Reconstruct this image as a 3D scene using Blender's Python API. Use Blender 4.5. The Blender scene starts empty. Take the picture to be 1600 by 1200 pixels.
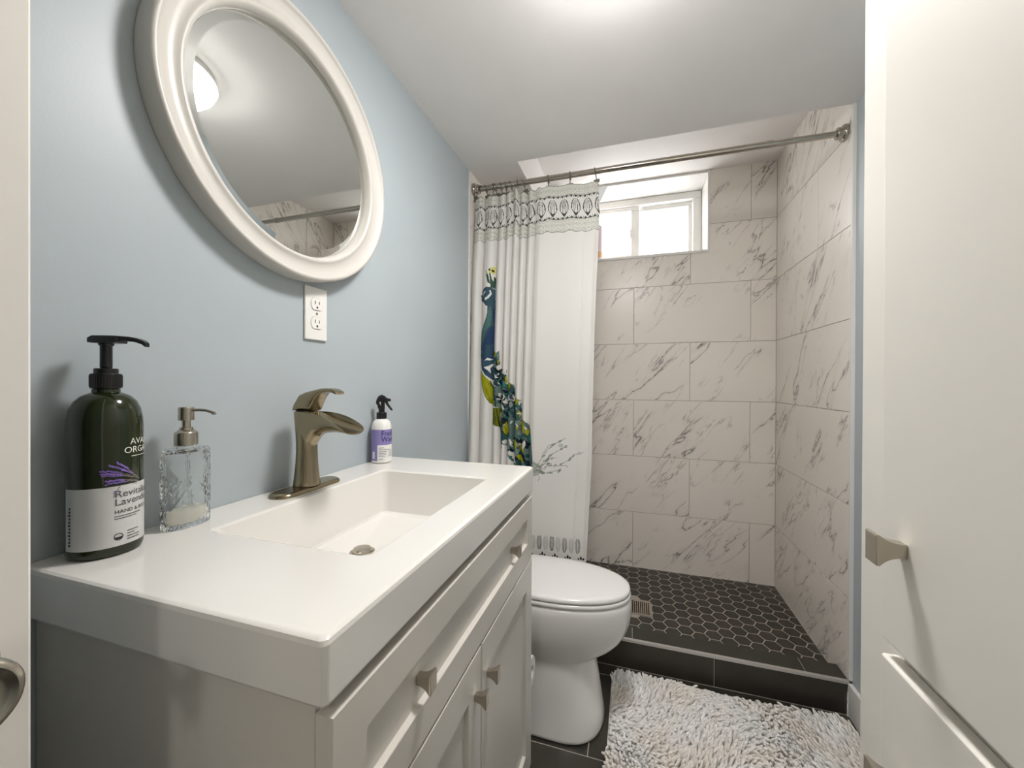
import bpy, bmesh, math, random
import numpy as np
from mathutils import Matrix, Vector

PI = math.pi
scene = bpy.context.scene
COL = scene.collection
random.seed(7)
RNG = np.random.default_rng(7)

# ------------------------------------------------------------------ camera, world, exposure
cd = bpy.data.cameras.new('camera')
cam = bpy.data.objects.new('camera', cd)
COL.objects.link(cam)
cd.sensor_fit = 'HORIZONTAL'
cd.sensor_width = 36.0
cd.lens = 36.0 * 607.08 / 1600.0
cd.clip_start = 0.01
CAM = Vector((0.717, 0.0, 1.1447))
_a, _p, _r = math.radians(17.24), math.radians(-0.21), math.radians(0.24)
_F = Vector((-math.sin(_a) * math.cos(_p), math.cos(_a) * math.cos(_p), math.sin(_p)))
_R = Vector((math.cos(_a), math.sin(_a), 0))
_U = _R.cross(_F)
_R2 = math.cos(_r) * _R + math.sin(_r) * _U
_U2 = -math.sin(_r) * _R + math.cos(_r) * _U
M = Matrix.Identity(4)
for i in range(3):
    M[i][0], M[i][1], M[i][2], M[i][3] = _R2[i], _U2[i], -_F[i], CAM[i]
cam.matrix_world = M
scene.camera = cam

scene.view_settings.view_transform = 'Standard'
scene.view_settings.look = 'None'
scene.view_settings.gamma = 1.0
scene.view_settings.use_curve_mapping = False
scene.view_settings.exposure = 3.34

LAMP_POWER = 13.5        # dome strength of the bathroom ceiling light
FILL_POWER = 6.5        # dome strength of the fill light added in the hall behind the camera
SKY_POWER = 2.2

world = bpy.data.worlds.new('sky')
scene.world = world
world.use_nodes = True
wb = world.node_tree.nodes['Background']
wb.inputs[0].default_value = (0.86, 0.93, 1.0, 1)
wb.inputs[1].default_value = SKY_POWER

# ------------------------------------------------------------------ helpers
def lin(c):
    if isinstance(c, str):
        c = c.lstrip('#')
        c = [int(c[i:i + 2], 16) / 255 for i in (0, 2, 4)]
    return tuple((x / 12.92 if x <= 0.04045 else ((x + 0.055) / 1.055) ** 2.4) for x in c) + (1.0,)


class NT:
    """small node-tree helper"""
    def __init__(self, m):
        m.use_nodes = True
        self.t = m.node_tree
        self.b = self.t.nodes['Principled BSDF']

    def n(self, typ, **kw):
        nd = self.t.nodes.new(typ)
        for k, v in kw.items():
            setattr(nd, k, v)
        return nd

    def l(self, a, b):
        self.t.links.new(a, b)

    def math(self, op, a, b=None, c=None, clamp=False):
        nd = self.n('ShaderNodeMath', operation=op)
        nd.use_clamp = clamp
        for i, v in enumerate((a, b, c)):
            if v is None:
                continue
            if isinstance(v, (int, float)):
                nd.inputs[i].default_value = v
            else:
                self.l(v, nd.inputs[i])
        return nd.outputs[0]

    def ramp(self, fac, stops):
        nd = self.n('ShaderNodeValToRGB')
        els = nd.color_ramp.elements
        while len(els) < len(stops):
            els.new(0.5)
        for e, (p, c) in zip(els, stops):
            e.position = p
            e.color = c if len(c) == 4 else tuple(c) + (1,)
        self.l(fac, nd.inputs[0])
        return nd.outputs[0]

    def noise(self, scale, vec=None, detail=2.0, rough=0.5, dist=0.0):
        nd = self.n('ShaderNodeTexNoise')
        nd.inputs['Scale'].default_value = scale
        nd.inputs['Detail'].default_value = detail
        nd.inputs['Roughness'].default_value = rough
        nd.inputs['Distortion'].default_value = dist
        if vec is not None:
            self.l(vec, nd.inputs['Vector'])
        return nd.outputs[0]

    def pos(self):
        return self.n('ShaderNodeTexCoord').outputs['Object']

    def mix(self, fac, a, b, mode='MIX'):
        nd = self.n('ShaderNodeMix', data_type='RGBA', blend_type=mode)
        for sock, v in ((nd.inputs['Factor'], fac), (nd.inputs['A'], a), (nd.inputs['B'], b)):
            pass
        sk = [s for s in nd.inputs if s.enabled]
        for s, v in zip(sk, (fac, a, b)):
            if isinstance(v, (int, float)):
                s.default_value = v
            elif isinstance(v, tuple):
                s.default_value = v
            else:
                self.l(v, s)
        return [o for o in nd.outputs if o.enabled][0]

    def bump(self, h, strength=0.1, dist=0.002):
        nd = self.n('ShaderNodeBump')
        nd.inputs['Strength'].default_value = strength
        nd.inputs['Distance'].default_value = dist
        self.l(h, nd.inputs['Height'])
        self.l(nd.outputs[0], self.b.inputs['Normal'])


def mat(name, color, rough=0.5, metal=0.0, var=0.03, vscale=6.0, bump=0.0, bscale=200.0, bdist=0.001, coat=0.0, spec=0.5):
    m = bpy.data.materials.new(name)
    t = NT(m)
    c = lin(color)
    lo = tuple(max(0, x * (1 - var)) for x in c[:3]) + (1,)
    hi = tuple(min(1, x * (1 + var)) for x in c[:3]) + (1,)
    nz = t.noise(vscale, t.pos(), 3)
    t.l(t.ramp(nz, [(0.3, lo), (0.7, hi)]), t.b.inputs['Base Color'])
    t.b.inputs['Roughness'].default_value = rough
    t.b.inputs['Metallic'].default_value = metal
    t.b.inputs['Specular IOR Level'].default_value = spec
    t.b.inputs['Coat Weight'].default_value = coat
    if bump:
        t.bump(t.noise(bscale, t.pos(), 3), bump, bdist)
    return m


def marble(name, umode):
    m = bpy.data.materials.new(name)
    t = NT(m)
    sep = t.n('ShaderNodeSeparateXYZ')
    t.l(t.pos(), sep.inputs[0])
    X, Y, Z = sep.outputs
    u = {'x': X, 'y': Y}.get(umode) or t.math('MULTIPLY', Y, -1.0)
    rnd = t.n('ShaderNodeNewGeometry').outputs['Random Per Island']
    ca, sa = math.cos(math.radians(52)), math.sin(math.radians(52))
    a = t.math('ADD', t.math('MULTIPLY', u, ca), t.math('MULTIPLY', Z, sa))
    b = t.math('SUBTRACT', t.math('MULTIPLY', Z, ca), t.math('MULTIPLY', u, sa))
    r50 = t.math('MULTIPLY', rnd, 37.0)

    def vec(sa_, sb_, off):
        c = t.n('ShaderNodeCombineXYZ')
        t.l(t.math('MULTIPLY', a, sa_), c.inputs[0])
        t.l(t.math('MULTIPLY', b, sb_), c.inputs[1])
        t.l(t.math('ADD', r50, off), c.inputs[2])
        return c.outputs[0]

    def veins(n, width):
        d = t.math('ABSOLUTE', t.math('SUBTRACT', n, 0.5))
        return t.math('SUBTRACT', 1.0, t.math('DIVIDE', d, width), clamp=True)
    n1 = t.noise(1.0, vec(1.7, 7.0, 0.0), 5, 0.52, 0.35)
    n2 = t.noise(1.0, vec(3.2, 15.0, 11.0), 5, 0.54, 0.5)
    k1 = t.noise(1.0, vec(2.6, 4.0, 23.0), 3, 0.6)
    k2 = t.noise(1.0, vec(4.0, 5.0, 31.0), 3, 0.6)
    m1 = t.math('MULTIPLY', t.math('SUBTRACT', k1, 0.445), 8.0, clamp=True)
    m2 = t.math('MULTIPLY', t.math('SUBTRACT', k2, 0.55), 10.0, clamp=True)
    v1 = t.math('MULTIPLY', veins(n1, 0.012), m1)
    v1s = t.math('MULTIPLY', t.math('MULTIPLY', veins(n1, 0.045), m1), 0.16)
    v2 = t.math('MULTIPLY', t.math('MULTIPLY', veins(n2, 0.018), m2), 0.75)
    v = t.math('MAXIMUM', t.math('MAXIMUM', v1, v2), v1s)
    cl = t.noise(3.0, t.pos(), 3)
    base = t.ramp(cl, [(0.3, lin('#f0e9e0')), (0.7, lin('#f4ede4'))])
    t.l(t.mix(t.math('MULTIPLY', v, 0.86), base, lin('#5b5753')), t.b.inputs['Base Color'])
    t.b.inputs['Roughness'].default_value = 0.30
    return m


# ---- mesh builders -------------------------------------------------------
class MB:
    def __init__(self):
        self.v, self.f, self.mi = [], [], []

    def add(self, vs, fs, mi=0):
        o = len(self.v)
        self.v += [tuple(map(float, v)) for v in vs]
        self.f += [tuple(i + o for i in f) for f in fs]
        self.mi += [mi] * len(fs)
        return self

    def box(self, a, b, bev=0.0, mi=0, seg=2):
        x0, y0, z0 = a
        x1, y1, z1 = b
        bm = bmesh.new()
        bmesh.ops.create_cube(bm, size=1.0)
        for v in bm.verts:
            v.co = Vector(((x0 + x1) / 2 + v.co.x * (x1 - x0), (y0 + y1) / 2 + v.co.y * (y1 - y0), (z0 + z1) / 2 + v.co.z * (z1 - z0)))
        if bev > 0:
            bmesh.ops.bevel(bm, geom=bm.edges[:], offset=bev, segments=seg, profile=0.5, affect='EDGES')
        self.bm(bm, mi)
        return self

    def bm(self, bm, mi=0):
        bm.verts.index_update()
        self.add([v.co[:] for v in bm.verts], [[v.index for v in f.verts] for f in bm.faces], mi)
        bm.free()

    def loft(self, rings, mi=0, closed=True, cap0=False, cap1=False, loop=False):
        n = len(rings[0])
        vs = [p for r in rings for p in r]
        fs = []
        K = len(rings)
        for k in range(K if loop else K - 1):
            a, b = k * n, ((k + 1) % K) * n
            for i in range(n if closed else n - 1):
                j = (i + 1) % n
                fs.append((a + i, a + j, b + j, b + i))
        if cap0:
            fs.append(tuple(reversed(range(n))))
        if cap1:
            fs.append(tuple(range((K - 1) * n, K * n)))
        return self.add(vs, fs, mi)

    def lathe(self, prof, c=(0, 0, 0), n=40, axis='z', mi=0, sx=1.0, sy=1.0, a0=0.0):
        """prof: (radius, height) pairs; radius 0 ends are closed with fans"""
        rings = []
        for r, h in prof:
            ring = []
            for i in range(n):
                t = 2 * PI * i / n + a0
                p, q = r * math.cos(t) * sx, r * math.sin(t) * sy
                if axis == 'z':
                    ring.append((c[0] + p, c[1] + q, c[2] + h))
                elif axis == 'x':
                    ring.append((c[0] + h, c[1] + p, c[2] + q))
                else:
                    ring.append((c[0] + q, c[1] + h, c[2] + p))
            rings.append(ring)
        return self.loft(rings, mi, cap0=True, cap1=True)

    def tube(self, pts, r, n=12, mi=0, caps=True):
        pts = [Vector(p) for p in pts]
        rs = r if isinstance(r, (list, tuple)) else [r] * len(pts)
        rings = []
        up = None
        for k, p in enumerate(pts):
            t = (pts[min(k + 1, len(pts) - 1)] - pts[max(k - 1, 0)]).normalized()
            if up is None:
                up = Vector((0, 0, 1)) if abs(t.z) < 0.9 else Vector((1, 0, 0))
            s = t.cross(up).normalized()
            up = s.cross(t).normalized()
            rings.append([tuple(p + rs[k] * (math.cos(2 * PI * i / n) * s + math.sin(2 * PI * i / n) * up)) for i in range(n)])
        return self.loft(rings, mi, cap0=caps, cap1=caps)

    def torus(self, c, R, r, axis='y', n=24, m=8, mi=0):
        rings = []
        for i in range(n):
            t = 2 * PI * i / n
            ring = []
            for j in range(m):
                s = 2 * PI * j / m
                a, h = R + r * math.cos(s), r * math.sin(s)
                p = {'y': (a * math.cos(t), h, a * math.sin(t)), 'x': (h, a * math.cos(t), a * math.sin(t)), 'z': (a * math.cos(t), a * math.sin(t), h)}[axis]
                ring.append((c[0] + p[0], c[1] + p[1], c[2] + p[2]))
            rings.append(ring)
        return self.loft(rings, mi, loop=True)


def world_loc(o):
    L = Vector((0, 0, 0))
    while o is not None:
        L = L + o.location
        o = o.parent
    return L


def obj(name, mb, mats, parent=None, smooth=35, loc=None):
    """link one mesh object; mesh data is given in world coordinates"""
    me = bpy.data.meshes.new(name)
    base = world_loc(parent) + Vector(loc or (0, 0, 0))
    me.from_pydata([(v[0] - base.x, v[1] - base.y, v[2] - base.z) for v in mb.v], [], mb.f)
    if not isinstance(mats, (list, tuple)):
        mats = [mats]
    for m in mats:
        me.materials.append(m)
    if len(mats) > 1:
        me.polygons.foreach_set('material_index', mb.mi)
    bm = bmesh.new()
    bm.from_mesh(me)
    bmesh.ops.recalc_face_normals(bm, faces=bm.faces)
    bm.to_mesh(me)
    bm.free()
    if smooth:
        me.polygons.foreach_set('use_smooth', [True] * len(me.polygons))
        me.set_sharp_from_angle(angle=math.radians(smooth))
    me.update()
    o = bpy.data.objects.new(name, me)
    if smooth and len(me.polygons) < 4000:
        wn = o.modifiers.new('weighted_normals', 'WEIGHTED_NORMAL')
        wn.keep_sharp = True
    o.location = Vector(loc or (0, 0, 0))
    COL.objects.link(o)
    o.parent = parent
    return o


def tag(o, label, cat, group=None, kind=None):
    o['label'] = label
    o['category'] = cat
    if group:
        o['group'] = group
    if kind:
        o['kind'] = kind
    return o


def thing(name, label, cat, loc, group=None, kind=None):
    o = bpy.data.objects.new(name, None)
    o.empty_display_size = 0.05
    o.location = loc
    COL.objects.link(o)
    return tag(o, label, cat, group, kind)


def struct(name, mb, m, label, cat, smooth=35):
    return tag(obj(name, mb, m, None, smooth), label, cat, None, 'structure')


def dup_tree(root, loc, label, group=None):
    c = root.copy()
    COL.objects.link(c)
    c.location = loc
    c['label'] = label
    if group:
        c['group'] = group
    for ch in list(root.children):
        d = ch.copy()
        COL.objects.link(d)
        d.parent = c
        for g in ch.children:
            e = g.copy()
            COL.objects.link(e)
            e.parent = d
    return c


def rrect(x0, x1, y0, y1, r, z, n=6):
    out = []
    for cx, cy, a in ((x1 - r, y1 - r, 0), (x0 + r, y1 - r, 90), (x0 + r, y0 + r, 180), (x1 - r, y0 + r, 270)):
        for k in range(n + 1):
            t = math.radians(a + 90 * k / n)
            out.append((cx + r * math.cos(t), cy + r * math.sin(t), z))
    return out


def text_flat(s, size, align='LEFT'):
    """letters as flat triangles in the xy plane: (verts, faces)"""
    cu = bpy.data.curves.new('letters', 'FONT')
    cu.body = s
    cu.size = size
    cu.align_x = align
    cu.resolution_u = 3
    o = bpy.data.objects.new('letters', cu)
    COL.objects.link(o)
    dg = bpy.context.evaluated_depsgraph_get()
    dg.update()
    me = bpy.data.meshes.new_from_object(o.evaluated_get(dg))
    bm = bmesh.new()
    bm.from_mesh(me)
    bmesh.ops.triangulate(bm, faces=bm.faces[:])
    vs = [tuple(v.co[:2]) for v in bm.verts]
    bm.verts.index_update()
    fs = [tuple(v.index for v in f.verts) for f in bm.faces]
    bm.free()
    bpy.data.objects.remove(o)
    bpy.data.curves.remove(cu)
    bpy.data.meshes.remove(me)
    return vs, fs


def wrap(mb, vs, fs, c, R, phi0, z0, lift=0.0004, sx=1.0, bold=0.0, mi=0):
    """bend flat shapes round an upright cylinder of radius R"""
    out = []
    for x, y in vs:
        t = phi0 + x * sx / R
        out.append((c[0] + (R + lift) * math.cos(t), c[1] + (R + lift) * math.sin(t), z0 + y))
    mb.add(out, fs, mi)


def wrap_bar(mb, x0, x1, y0, y1, c, R, phi0, z0, lift=0.0004, mi=0):
    n = max(1, int(abs(x1 - x0) / 0.003))
    vs, fs = [], []
    for i in range(n + 1):
        x = x0 + (x1 - x0) * i / n
        vs += [(x, y0), (x, y1)]
    for i in range(n):
        fs.append((2 * i, 2 * i + 2, 2 * i + 3, 2 * i + 1))
    wrap(mb, vs, fs, c, R, phi0, z0, lift, mi=mi)
# ------------------------------------------------------------------ materials
M_BLUE = mat('blue_wall_paint', '#b3bcc0', 0.42, var=0.015, bump=0.12, bscale=260, bdist=0.0008)
M_WHITE = mat('white_ceiling_paint', '#f8f5f2', 0.62, var=0.012, bump=0.05, bscale=220)
M_TRIM = mat('white_trim_paint', '#e9e7e3', 0.35, var=0.01)
M_CREAM = mat('cream_door_paint', '#efebe3', 0.46, var=0.012, bump=0.06, bscale=90)
M_GROUT = mat('pale_grout', '#b4aba0', 0.8, var=0.05)
M_MARB_X = marble('marble_tile_back', 'x')
M_MARB_R = marble('marble_tile_right', 'my')
M_MARB_L = marble('marble_tile_left', 'y')
M_COUNTER = mat('white_cultured_stone', '#e8e5df', 0.16, var=0.006, coat=0.3)
M_CERAMIC = mat('white_glazed_china', '#efedea', 0.10, var=0.005, coat=0.4)
M_GREY = mat('grey_cabinet_paint', '#d6d1c8', 0.34, var=0.012, bump=0.03, bscale=120)
M_DARKGAP = mat('dark_cabinet_inside', '#2c2a27', 0.8)
M_NICKEL = mat('satin_nickel', '#bdb5a8', 0.27, 1.0, var=0.03, vscale=30)
M_BRONZE = mat('brushed_champagne_nickel', '#9b8f76', 0.24, 1.0, var=0.05, vscale=20)
M_STEEL = mat('polished_steel', '#b3aca2', 0.16, 1.0, var=0.03)
M_ALU = mat('brushed_aluminium_edge', '#cfccc8', 0.35, 0.7, var=0.02)
M_BLACKP = mat('black_plastic', '#141414', 0.28, var=0.05)
M_WHITEP = mat('white_plastic', '#efede8', 0.3, var=0.01)
M_SLOT = mat('dark_slot', '#24211e', 0.7)
M_PAPER = mat('white_tissue', '#eeece8', 0.9, var=0.02, bump=0.2, bscale=400)
M_FRAME = mat('white_mirror_frame_paint', '#cfcbc3', 0.36, var=0.012)


def mirror_mat():
    m = bpy.data.materials.new('silvered_glass')
    t = NT(m)
    nz = t.noise(3.0, t.pos(), 2)
    t.l(t.ramp(nz, [(0.3, lin('#dcdedb')), (0.7, lin('#e0e2df'))]), t.b.inputs['Base Color'])
    t.b.inputs['Metallic'].default_value = 1.0
    t.b.inputs['Roughness'].default_value = 0.012
    return m


def slate(name, per_island=True):
    m = bpy.data.materials.new(name)
    t = NT(m)
    rnd = t.n('ShaderNodeNewGeometry').outputs['Random Per Island']
    c1 = t.ramp(rnd, [(0.0, lin('#302d27')), (0.5, lin('#3b3730')), (1.0, lin('#3f3831'))])
    nz = t.noise(9.0, t.pos(), 5, 0.6)
    c2 = t.ramp(nz, [(0.3, (0.8, 0.8, 0.8, 1)), (0.7, (1.15, 1.15, 1.15, 1))])
    t.l(t.mix(1.0, c1, c2, 'MULTIPLY'), t.b.inputs['Base Color'])
    t.b.inputs['Roughness'].default_value = 0.38
    t.bump(t.noise(60, t.pos(), 4), 0.08, 0.001)
    return m


def emit(name, color, strength):
    m = bpy.data.materials.new(name)
    t = NT(m)
    nz = t.noise(12.0, t.pos(), 2)
    c = lin(color)
    t.l(t.ramp(nz, [(0.2, tuple(x * 0.97 for x in c[:3]) + (1,)), (0.8, c)]), t.b.inputs['Emission Color'])
    t.b.inputs['Base Color'].default_value = c
    nz_ = t.n('ShaderNodeSeparateXYZ')
    t.l(t.n('ShaderNodeNewGeometry').outputs['Normal'], nz_.inputs[0])
    down = t.math('MULTIPLY', nz_.outputs[2], -1.0, clamp=True)      # glow shaped to fade at the sides, keeping the nearby ceiling dimmer
    t.l(t.math('MULTIPLY', t.math('ADD', t.math('MULTIPLY', t.math('POWER', down, 3.0), 0.98), 0.02), strength), t.b.inputs['Emission Strength'])
    t.b.inputs['Roughness'].default_value = 0.2
    return m


def frosted(name, clear):
    """obscure glass lit by the daylight behind it"""
    m = bpy.data.materials.new(name)
    t = NT(m)
    nz = t.noise(70.0, t.pos(), 3, 0.6)
    nl = t.noise(5.0, t.pos(), 2, 0.5)
    f = t.math('ADD', t.math('MULTIPLY', nz, 0.6), t.math('MULTIPLY', nl, 0.4))
    lo = lin('#e6e6e8') if clear else lin('#cfcfd1')
    t.l(t.ramp(f, [(0.40, lo), (0.52, (1, 1, 1, 1))]), t.b.inputs['Emission Color'])
    t.b.inputs['Emission Strength'].default_value = 0.95 if clear else 0.42
    t.b.inputs['Base Color'].default_value = lin('#dfe3e6')
    t.b.inputs['Roughness'].default_value = 0.25
    t.bump(nz, 0.4, 0.002)
    return m


def glass(name, color, rough=0.02, ior=1.45):
    m = bpy.data.materials.new(name)
    t = NT(m)
    nz = t.noise(14.0, t.pos(), 2)
    c = lin(color)
    t.l(t.ramp(nz, [(0.3, tuple(x * 0.96 for x in c[:3]) + (1,)), (0.7, c)]), t.b.inputs['Base Color'])
    t.b.inputs['Transmission Weight'].default_value = 1.0
    t.b.inputs['Roughness'].default_value = rough
    t.b.inputs['IOR'].default_value = ior
    return m


M_MIRROR = mirror_mat()
M_SLATE = slate('charcoal_tile')
M_HEX = slate('charcoal_hexagon_tile')
M_DOME = emit('lit_opal_glass', '#fefbf9', LAMP_POWER)
M_FILLDOME = emit('fill_light_glass', '#fff9f2', FILL_POWER)
M_PANE_L = frosted('bright_window_glass', True)
M_PANE_R = frosted('obscure_window_glass', False)

# ------------------------------------------------------------------ the room
XR, YB, ZC, ZS = 1.438, 2.364, 2.109, 2.319
YT = 1.636                      # where the tiled shower begins
ZSF = 0.077                     # shower floor

# painted left wall, then tile behind the curtain
struct('wall_left', MB().box((-0.10, -2.0, -0.05), (0.0, YT, 2.45)), M_BLUE, 'pale blue painted wall behind the vanity and mirror', 'wall')
struct('wall_right', MB().box((1.446, -2.0, -0.05), (1.55, 1.6355, 2.45)), M_BLUE, 'narrow strip of pale blue painted wall beside the shower', 'wall')


def clip(rect, hole):
    """rectangle minus hole -> rectangles"""
    u0, u1, v0, v1 = rect
    if hole is None:
        return [rect]
    a0, a1, b0, b1 = hole
    if u1 <= a0 or u0 >= a1 or v1 <= b0 or v0 >= b1:
        return [rect]
    out = []
    if u0 < a0: out.append((u0, a0, v0, v1))
    if u1 > a1: out.append((a1, u1, v0, v1))
    m0, m1 = max(u0, a0), min(u1, a1)
    if v0 < b0: out.append((m0, m1, v0, b0))
    if v1 > b1: out.append((m0, m1, b1, v1))
    return out


def tile_wall(mb, P, u0, u1, rows, hole=None, g=0.0012, depth=0.007, back=0.03, ext=(0.0, 0.0)):
    """P(u,v,d) -> world point, d = distance behind the tile face"""
    def piece(rim, bk_only=None):
        # rim(e): the outline of one tile, drawn in by e
        c = 0.0009
        mb.loft([[P(a, b, depth) for a, b in rim(0)], [P(a, b, c) for a, b in rim(0)], [P(a, b, 0) for a, b in rim(c)]], 0, cap1=True)
    for v0, v1, joints in rows:
        us = [u0] + sorted(j for j in joints if u0 < j < u1) + [u1]
        for a, b in zip(us[:-1], us[1:]):
            if hole and a >= hole[0] and a < hole[1] - 0.01 and b > hole[1] + 0.01 and v0 < hole[2] - 0.01 and v1 > hole[2] + 0.01:
                # one tile notched round the lower right corner of the opening
                piece(lambda e: [(a + g + e, v0 + g + e), (b - g - e, v0 + g + e), (b - g - e, v1 - g - e), (hole[1] + g + e, v1 - g - e), (hole[1] + g + e, hole[2] - g - e), (a + g + e, hole[2] - g - e)])
                continue
            for (p, q, r, s) in clip((a, b, v0, v1), hole):
                p, q, r, s = p + g, q - g, r + g, s - g
                c = 0.0009
                face = [P(p + c, r + c, 0), P(q - c, r + c, 0), P(q - c, s - c, 0), P(p + c, s - c, 0)]
                mid = [P(p, r, c), P(q, r, c), P(q, s, c), P(p, s, c)]
                bk = [P(p, r, depth), P(q, r, depth), P(q, s, depth), P(p, s, depth)]
                mb.loft([bk, mid, face], 0, cap1=True)
    lo, hi = rows[-1][0], rows[0][1]
    for (p, q, r, s) in clip((u0 - ext[0], u1 + ext[1], lo, hi), hole):
        f = [P(p, r, 0.0022), P(q, r, 0.0022), P(q, s, 0.0022), P(p, s, 0.0022)]
        k = [P(p, r, back), P(q, r, back), P(q, s, back), P(p, s, back)]
        mb.loft([k, f], 1, cap0=True, cap1=True)
    return mb


G = [2.022, 1.697, 1.372, 1.047, 0.722, 0.397]
def rows(jA, jB, top):
    e = [top] + G + [ZSF - 0.01]
    out = []
    for k in range(len(e) - 1):
        out.append((e[k + 1], e[k], jA if k % 2 else jB))
    return out


WIN = (0.36, 1.118, 1.8745, ZS + 0.01)
struct('wall_back', tile_wall(MB(), lambda u, v, d: (u, YB + d, v), 0.006, XR, rows([1.022, 0.422], [0.722, 1.3185, 0.122], ZS + 0.01), WIN, back=0.10, ext=(0.10, 0.10)),
       [M_MARB_X, M_GROUT], 'marble tiled back wall of the shower under the window', 'wall')
struct('wall_right_shower', tile_wall(MB(), lambda u, v, d: (XR + d, -u, v), -YB, -YT, rows([-1.889], [-2.113], ZS + 0.01), back=0.10),
       [M_MARB_R, M_GROUT], 'marble tiled right side wall of the shower', 'wall')
struct('wall_left_shower', tile_wall(MB(), lambda u, v, d: (0.006 - d, u, v), YT + 0.004, YB, rows([1.95], [2.2], ZS + 0.01), back=0.10),
       [M_MARB_L, M_GROUT], 'marble tiled left side wall behind the shower curtain', 'wall')

struct('trim_1', MB().box((0.0, YT - 0.008, 0.12), (0.008, YT + 0.004, ZC), 0.002), M_TRIM, 'thin white edge strip between blue wall and shower tile on the left', 'trim')
struct('trim_2', MB().box((XR - 0.003, 1.622, 0.12), (1.447, YT - 0.0005, ZC), 0.002), M_TRIM, 'thin white edge strip at the front edge of the right shower tile', 'trim')

# ceilings: low ceiling over the room, low box along the left, high one in the shower
YCE = 1.628
struct('ceiling', MB().box((-0.1, -2.0, ZC), (1.55, YCE, ZC + 0.35)), M_WHITE, 'flat off white ceiling over the vanity and toilet', 'ceiling')
struct('ceiling_shower', MB().box((-0.1, YCE, ZS), (1.55, 2.75, ZS + 0.12)), M_WHITE, 'higher white ceiling above the shower', 'ceiling')
struct('ceiling_soffit', MB().box((0.0065, YCE + 0.0005, ZC), (0.233, YB, ZS)), M_WHITE, 'white boxed soffit in the upper left of the shower', 'ceiling')

# floors
fl = MB()
YG = [1.624, 1.5637, 1.2037, 0.8437, 0.4837, 0.1237, -0.2363, -0.5963, -0.9563, -1.3163, -1.6763, -2.0]
for k in range(len(YG) - 1):
    xs = [0.59 - 0.6, 0.59, 1.19, 1.446] if k % 2 else [-0.01, 0.29, 0.89, 1.446]
    for a, b in zip(xs[:-1], xs[1:]):
        a = max(a, 0.0)
        p, q, r, s = a + 0.0016, b - 0.0016, YG[k + 1] + 0.0016, YG[k] - 0.0016
        c = 0.001
        fl.loft([[(p, r, -0.006), (q, r, -0.006), (q, s, -0.006), (p, s, -0.006)],
                 [(p, r, -c), (q, r, -c), (q, s, -c), (p, s, -c)],
                 [(p + c, r + c, 0), (q - c, r + c, 0), (q - c, s - c, 0), (p + c, s - c, 0)]], 0, cap1=True)
fl.box((-0.1, -2.0, -0.06), (1.55, 1.66, -0.0015), 0, 1)
struct('floor', fl, [M_SLATE, M_GROUT], 'charcoal large format tile floor with pale grout', 'floor')

# curb
cb = MB()
Y0, Y1, ZCU = 1.624, 1.712, 0.117
for a, b in ((0.007, 0.721), (0.721, 1.314), (1.314, XR)):
    cb.box((a + 0.0012, Y0 + 0.010, ZCU - 0.008), (b - 0.0012, Y1, ZCU), 0.001, 0)
for a, b in ((0.007, 0.417), (0.417, 1.0167), (1.0167, XR - 0.004)):
    cb.box((a + 0.0012, Y0, 0.0012), (b - 0.0012, Y0 + 0.008, ZCU - 0.010), 0.001, 0)
    cb.box((a + 0.0012, Y1 - 0.008, ZSF - 0.03), (b - 0.0012, Y1 + 0.0005, ZCU - 0.010), 0.001, 0)
cb.box((0.007, Y0 + 0.003, -0.002), (XR - 0.003, Y1 - 0.003, ZCU - 0.002), 0, 1)
struct('curb_shower', cb, [M_SLATE, M_GROUT], 'low charcoal tiled curb in front of the shower', 'curb')
struct('trim_3', MB().box((0.007, Y0 - 0.002, ZCU - 0.010), (XR - 0.001, Y0 + 0.010, ZCU + 0.0012), 0.0012), M_ALU,
       'silver metal edge strip along the front of the shower curb', 'trim')

# hexagon shower floor
hx = MB()
S = 0.0362
HH = S * math.sqrt(3)
sg = S - 0.0017 / math.cos(PI / 6)
X0h, Y0h = 1.268, 1.8245


def clip_poly(poly, xmin, xmax, ymin, ymax):
    for ax, val, sgn in ((0, xmin, 1), (0, xmax, -1), (1, ymin, 1), (1, ymax, -1)):
        out = []
        for i in range(len(poly)):
            p, q = poly[i], poly[(i + 1) % len(poly)]
            dp, dq = sgn * (p[ax] - val), sgn * (q[ax] - val)
            if dp >= 0: out.append(p)
            if dp * dq < 0:
                t = dp / (dp - dq)
                out.append((p[0] + t * (q[0] - p[0]), p[1] + t * (q[1] - p[1])))
        poly = out
        if len(poly) < 3:
            return []
    return poly


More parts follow.
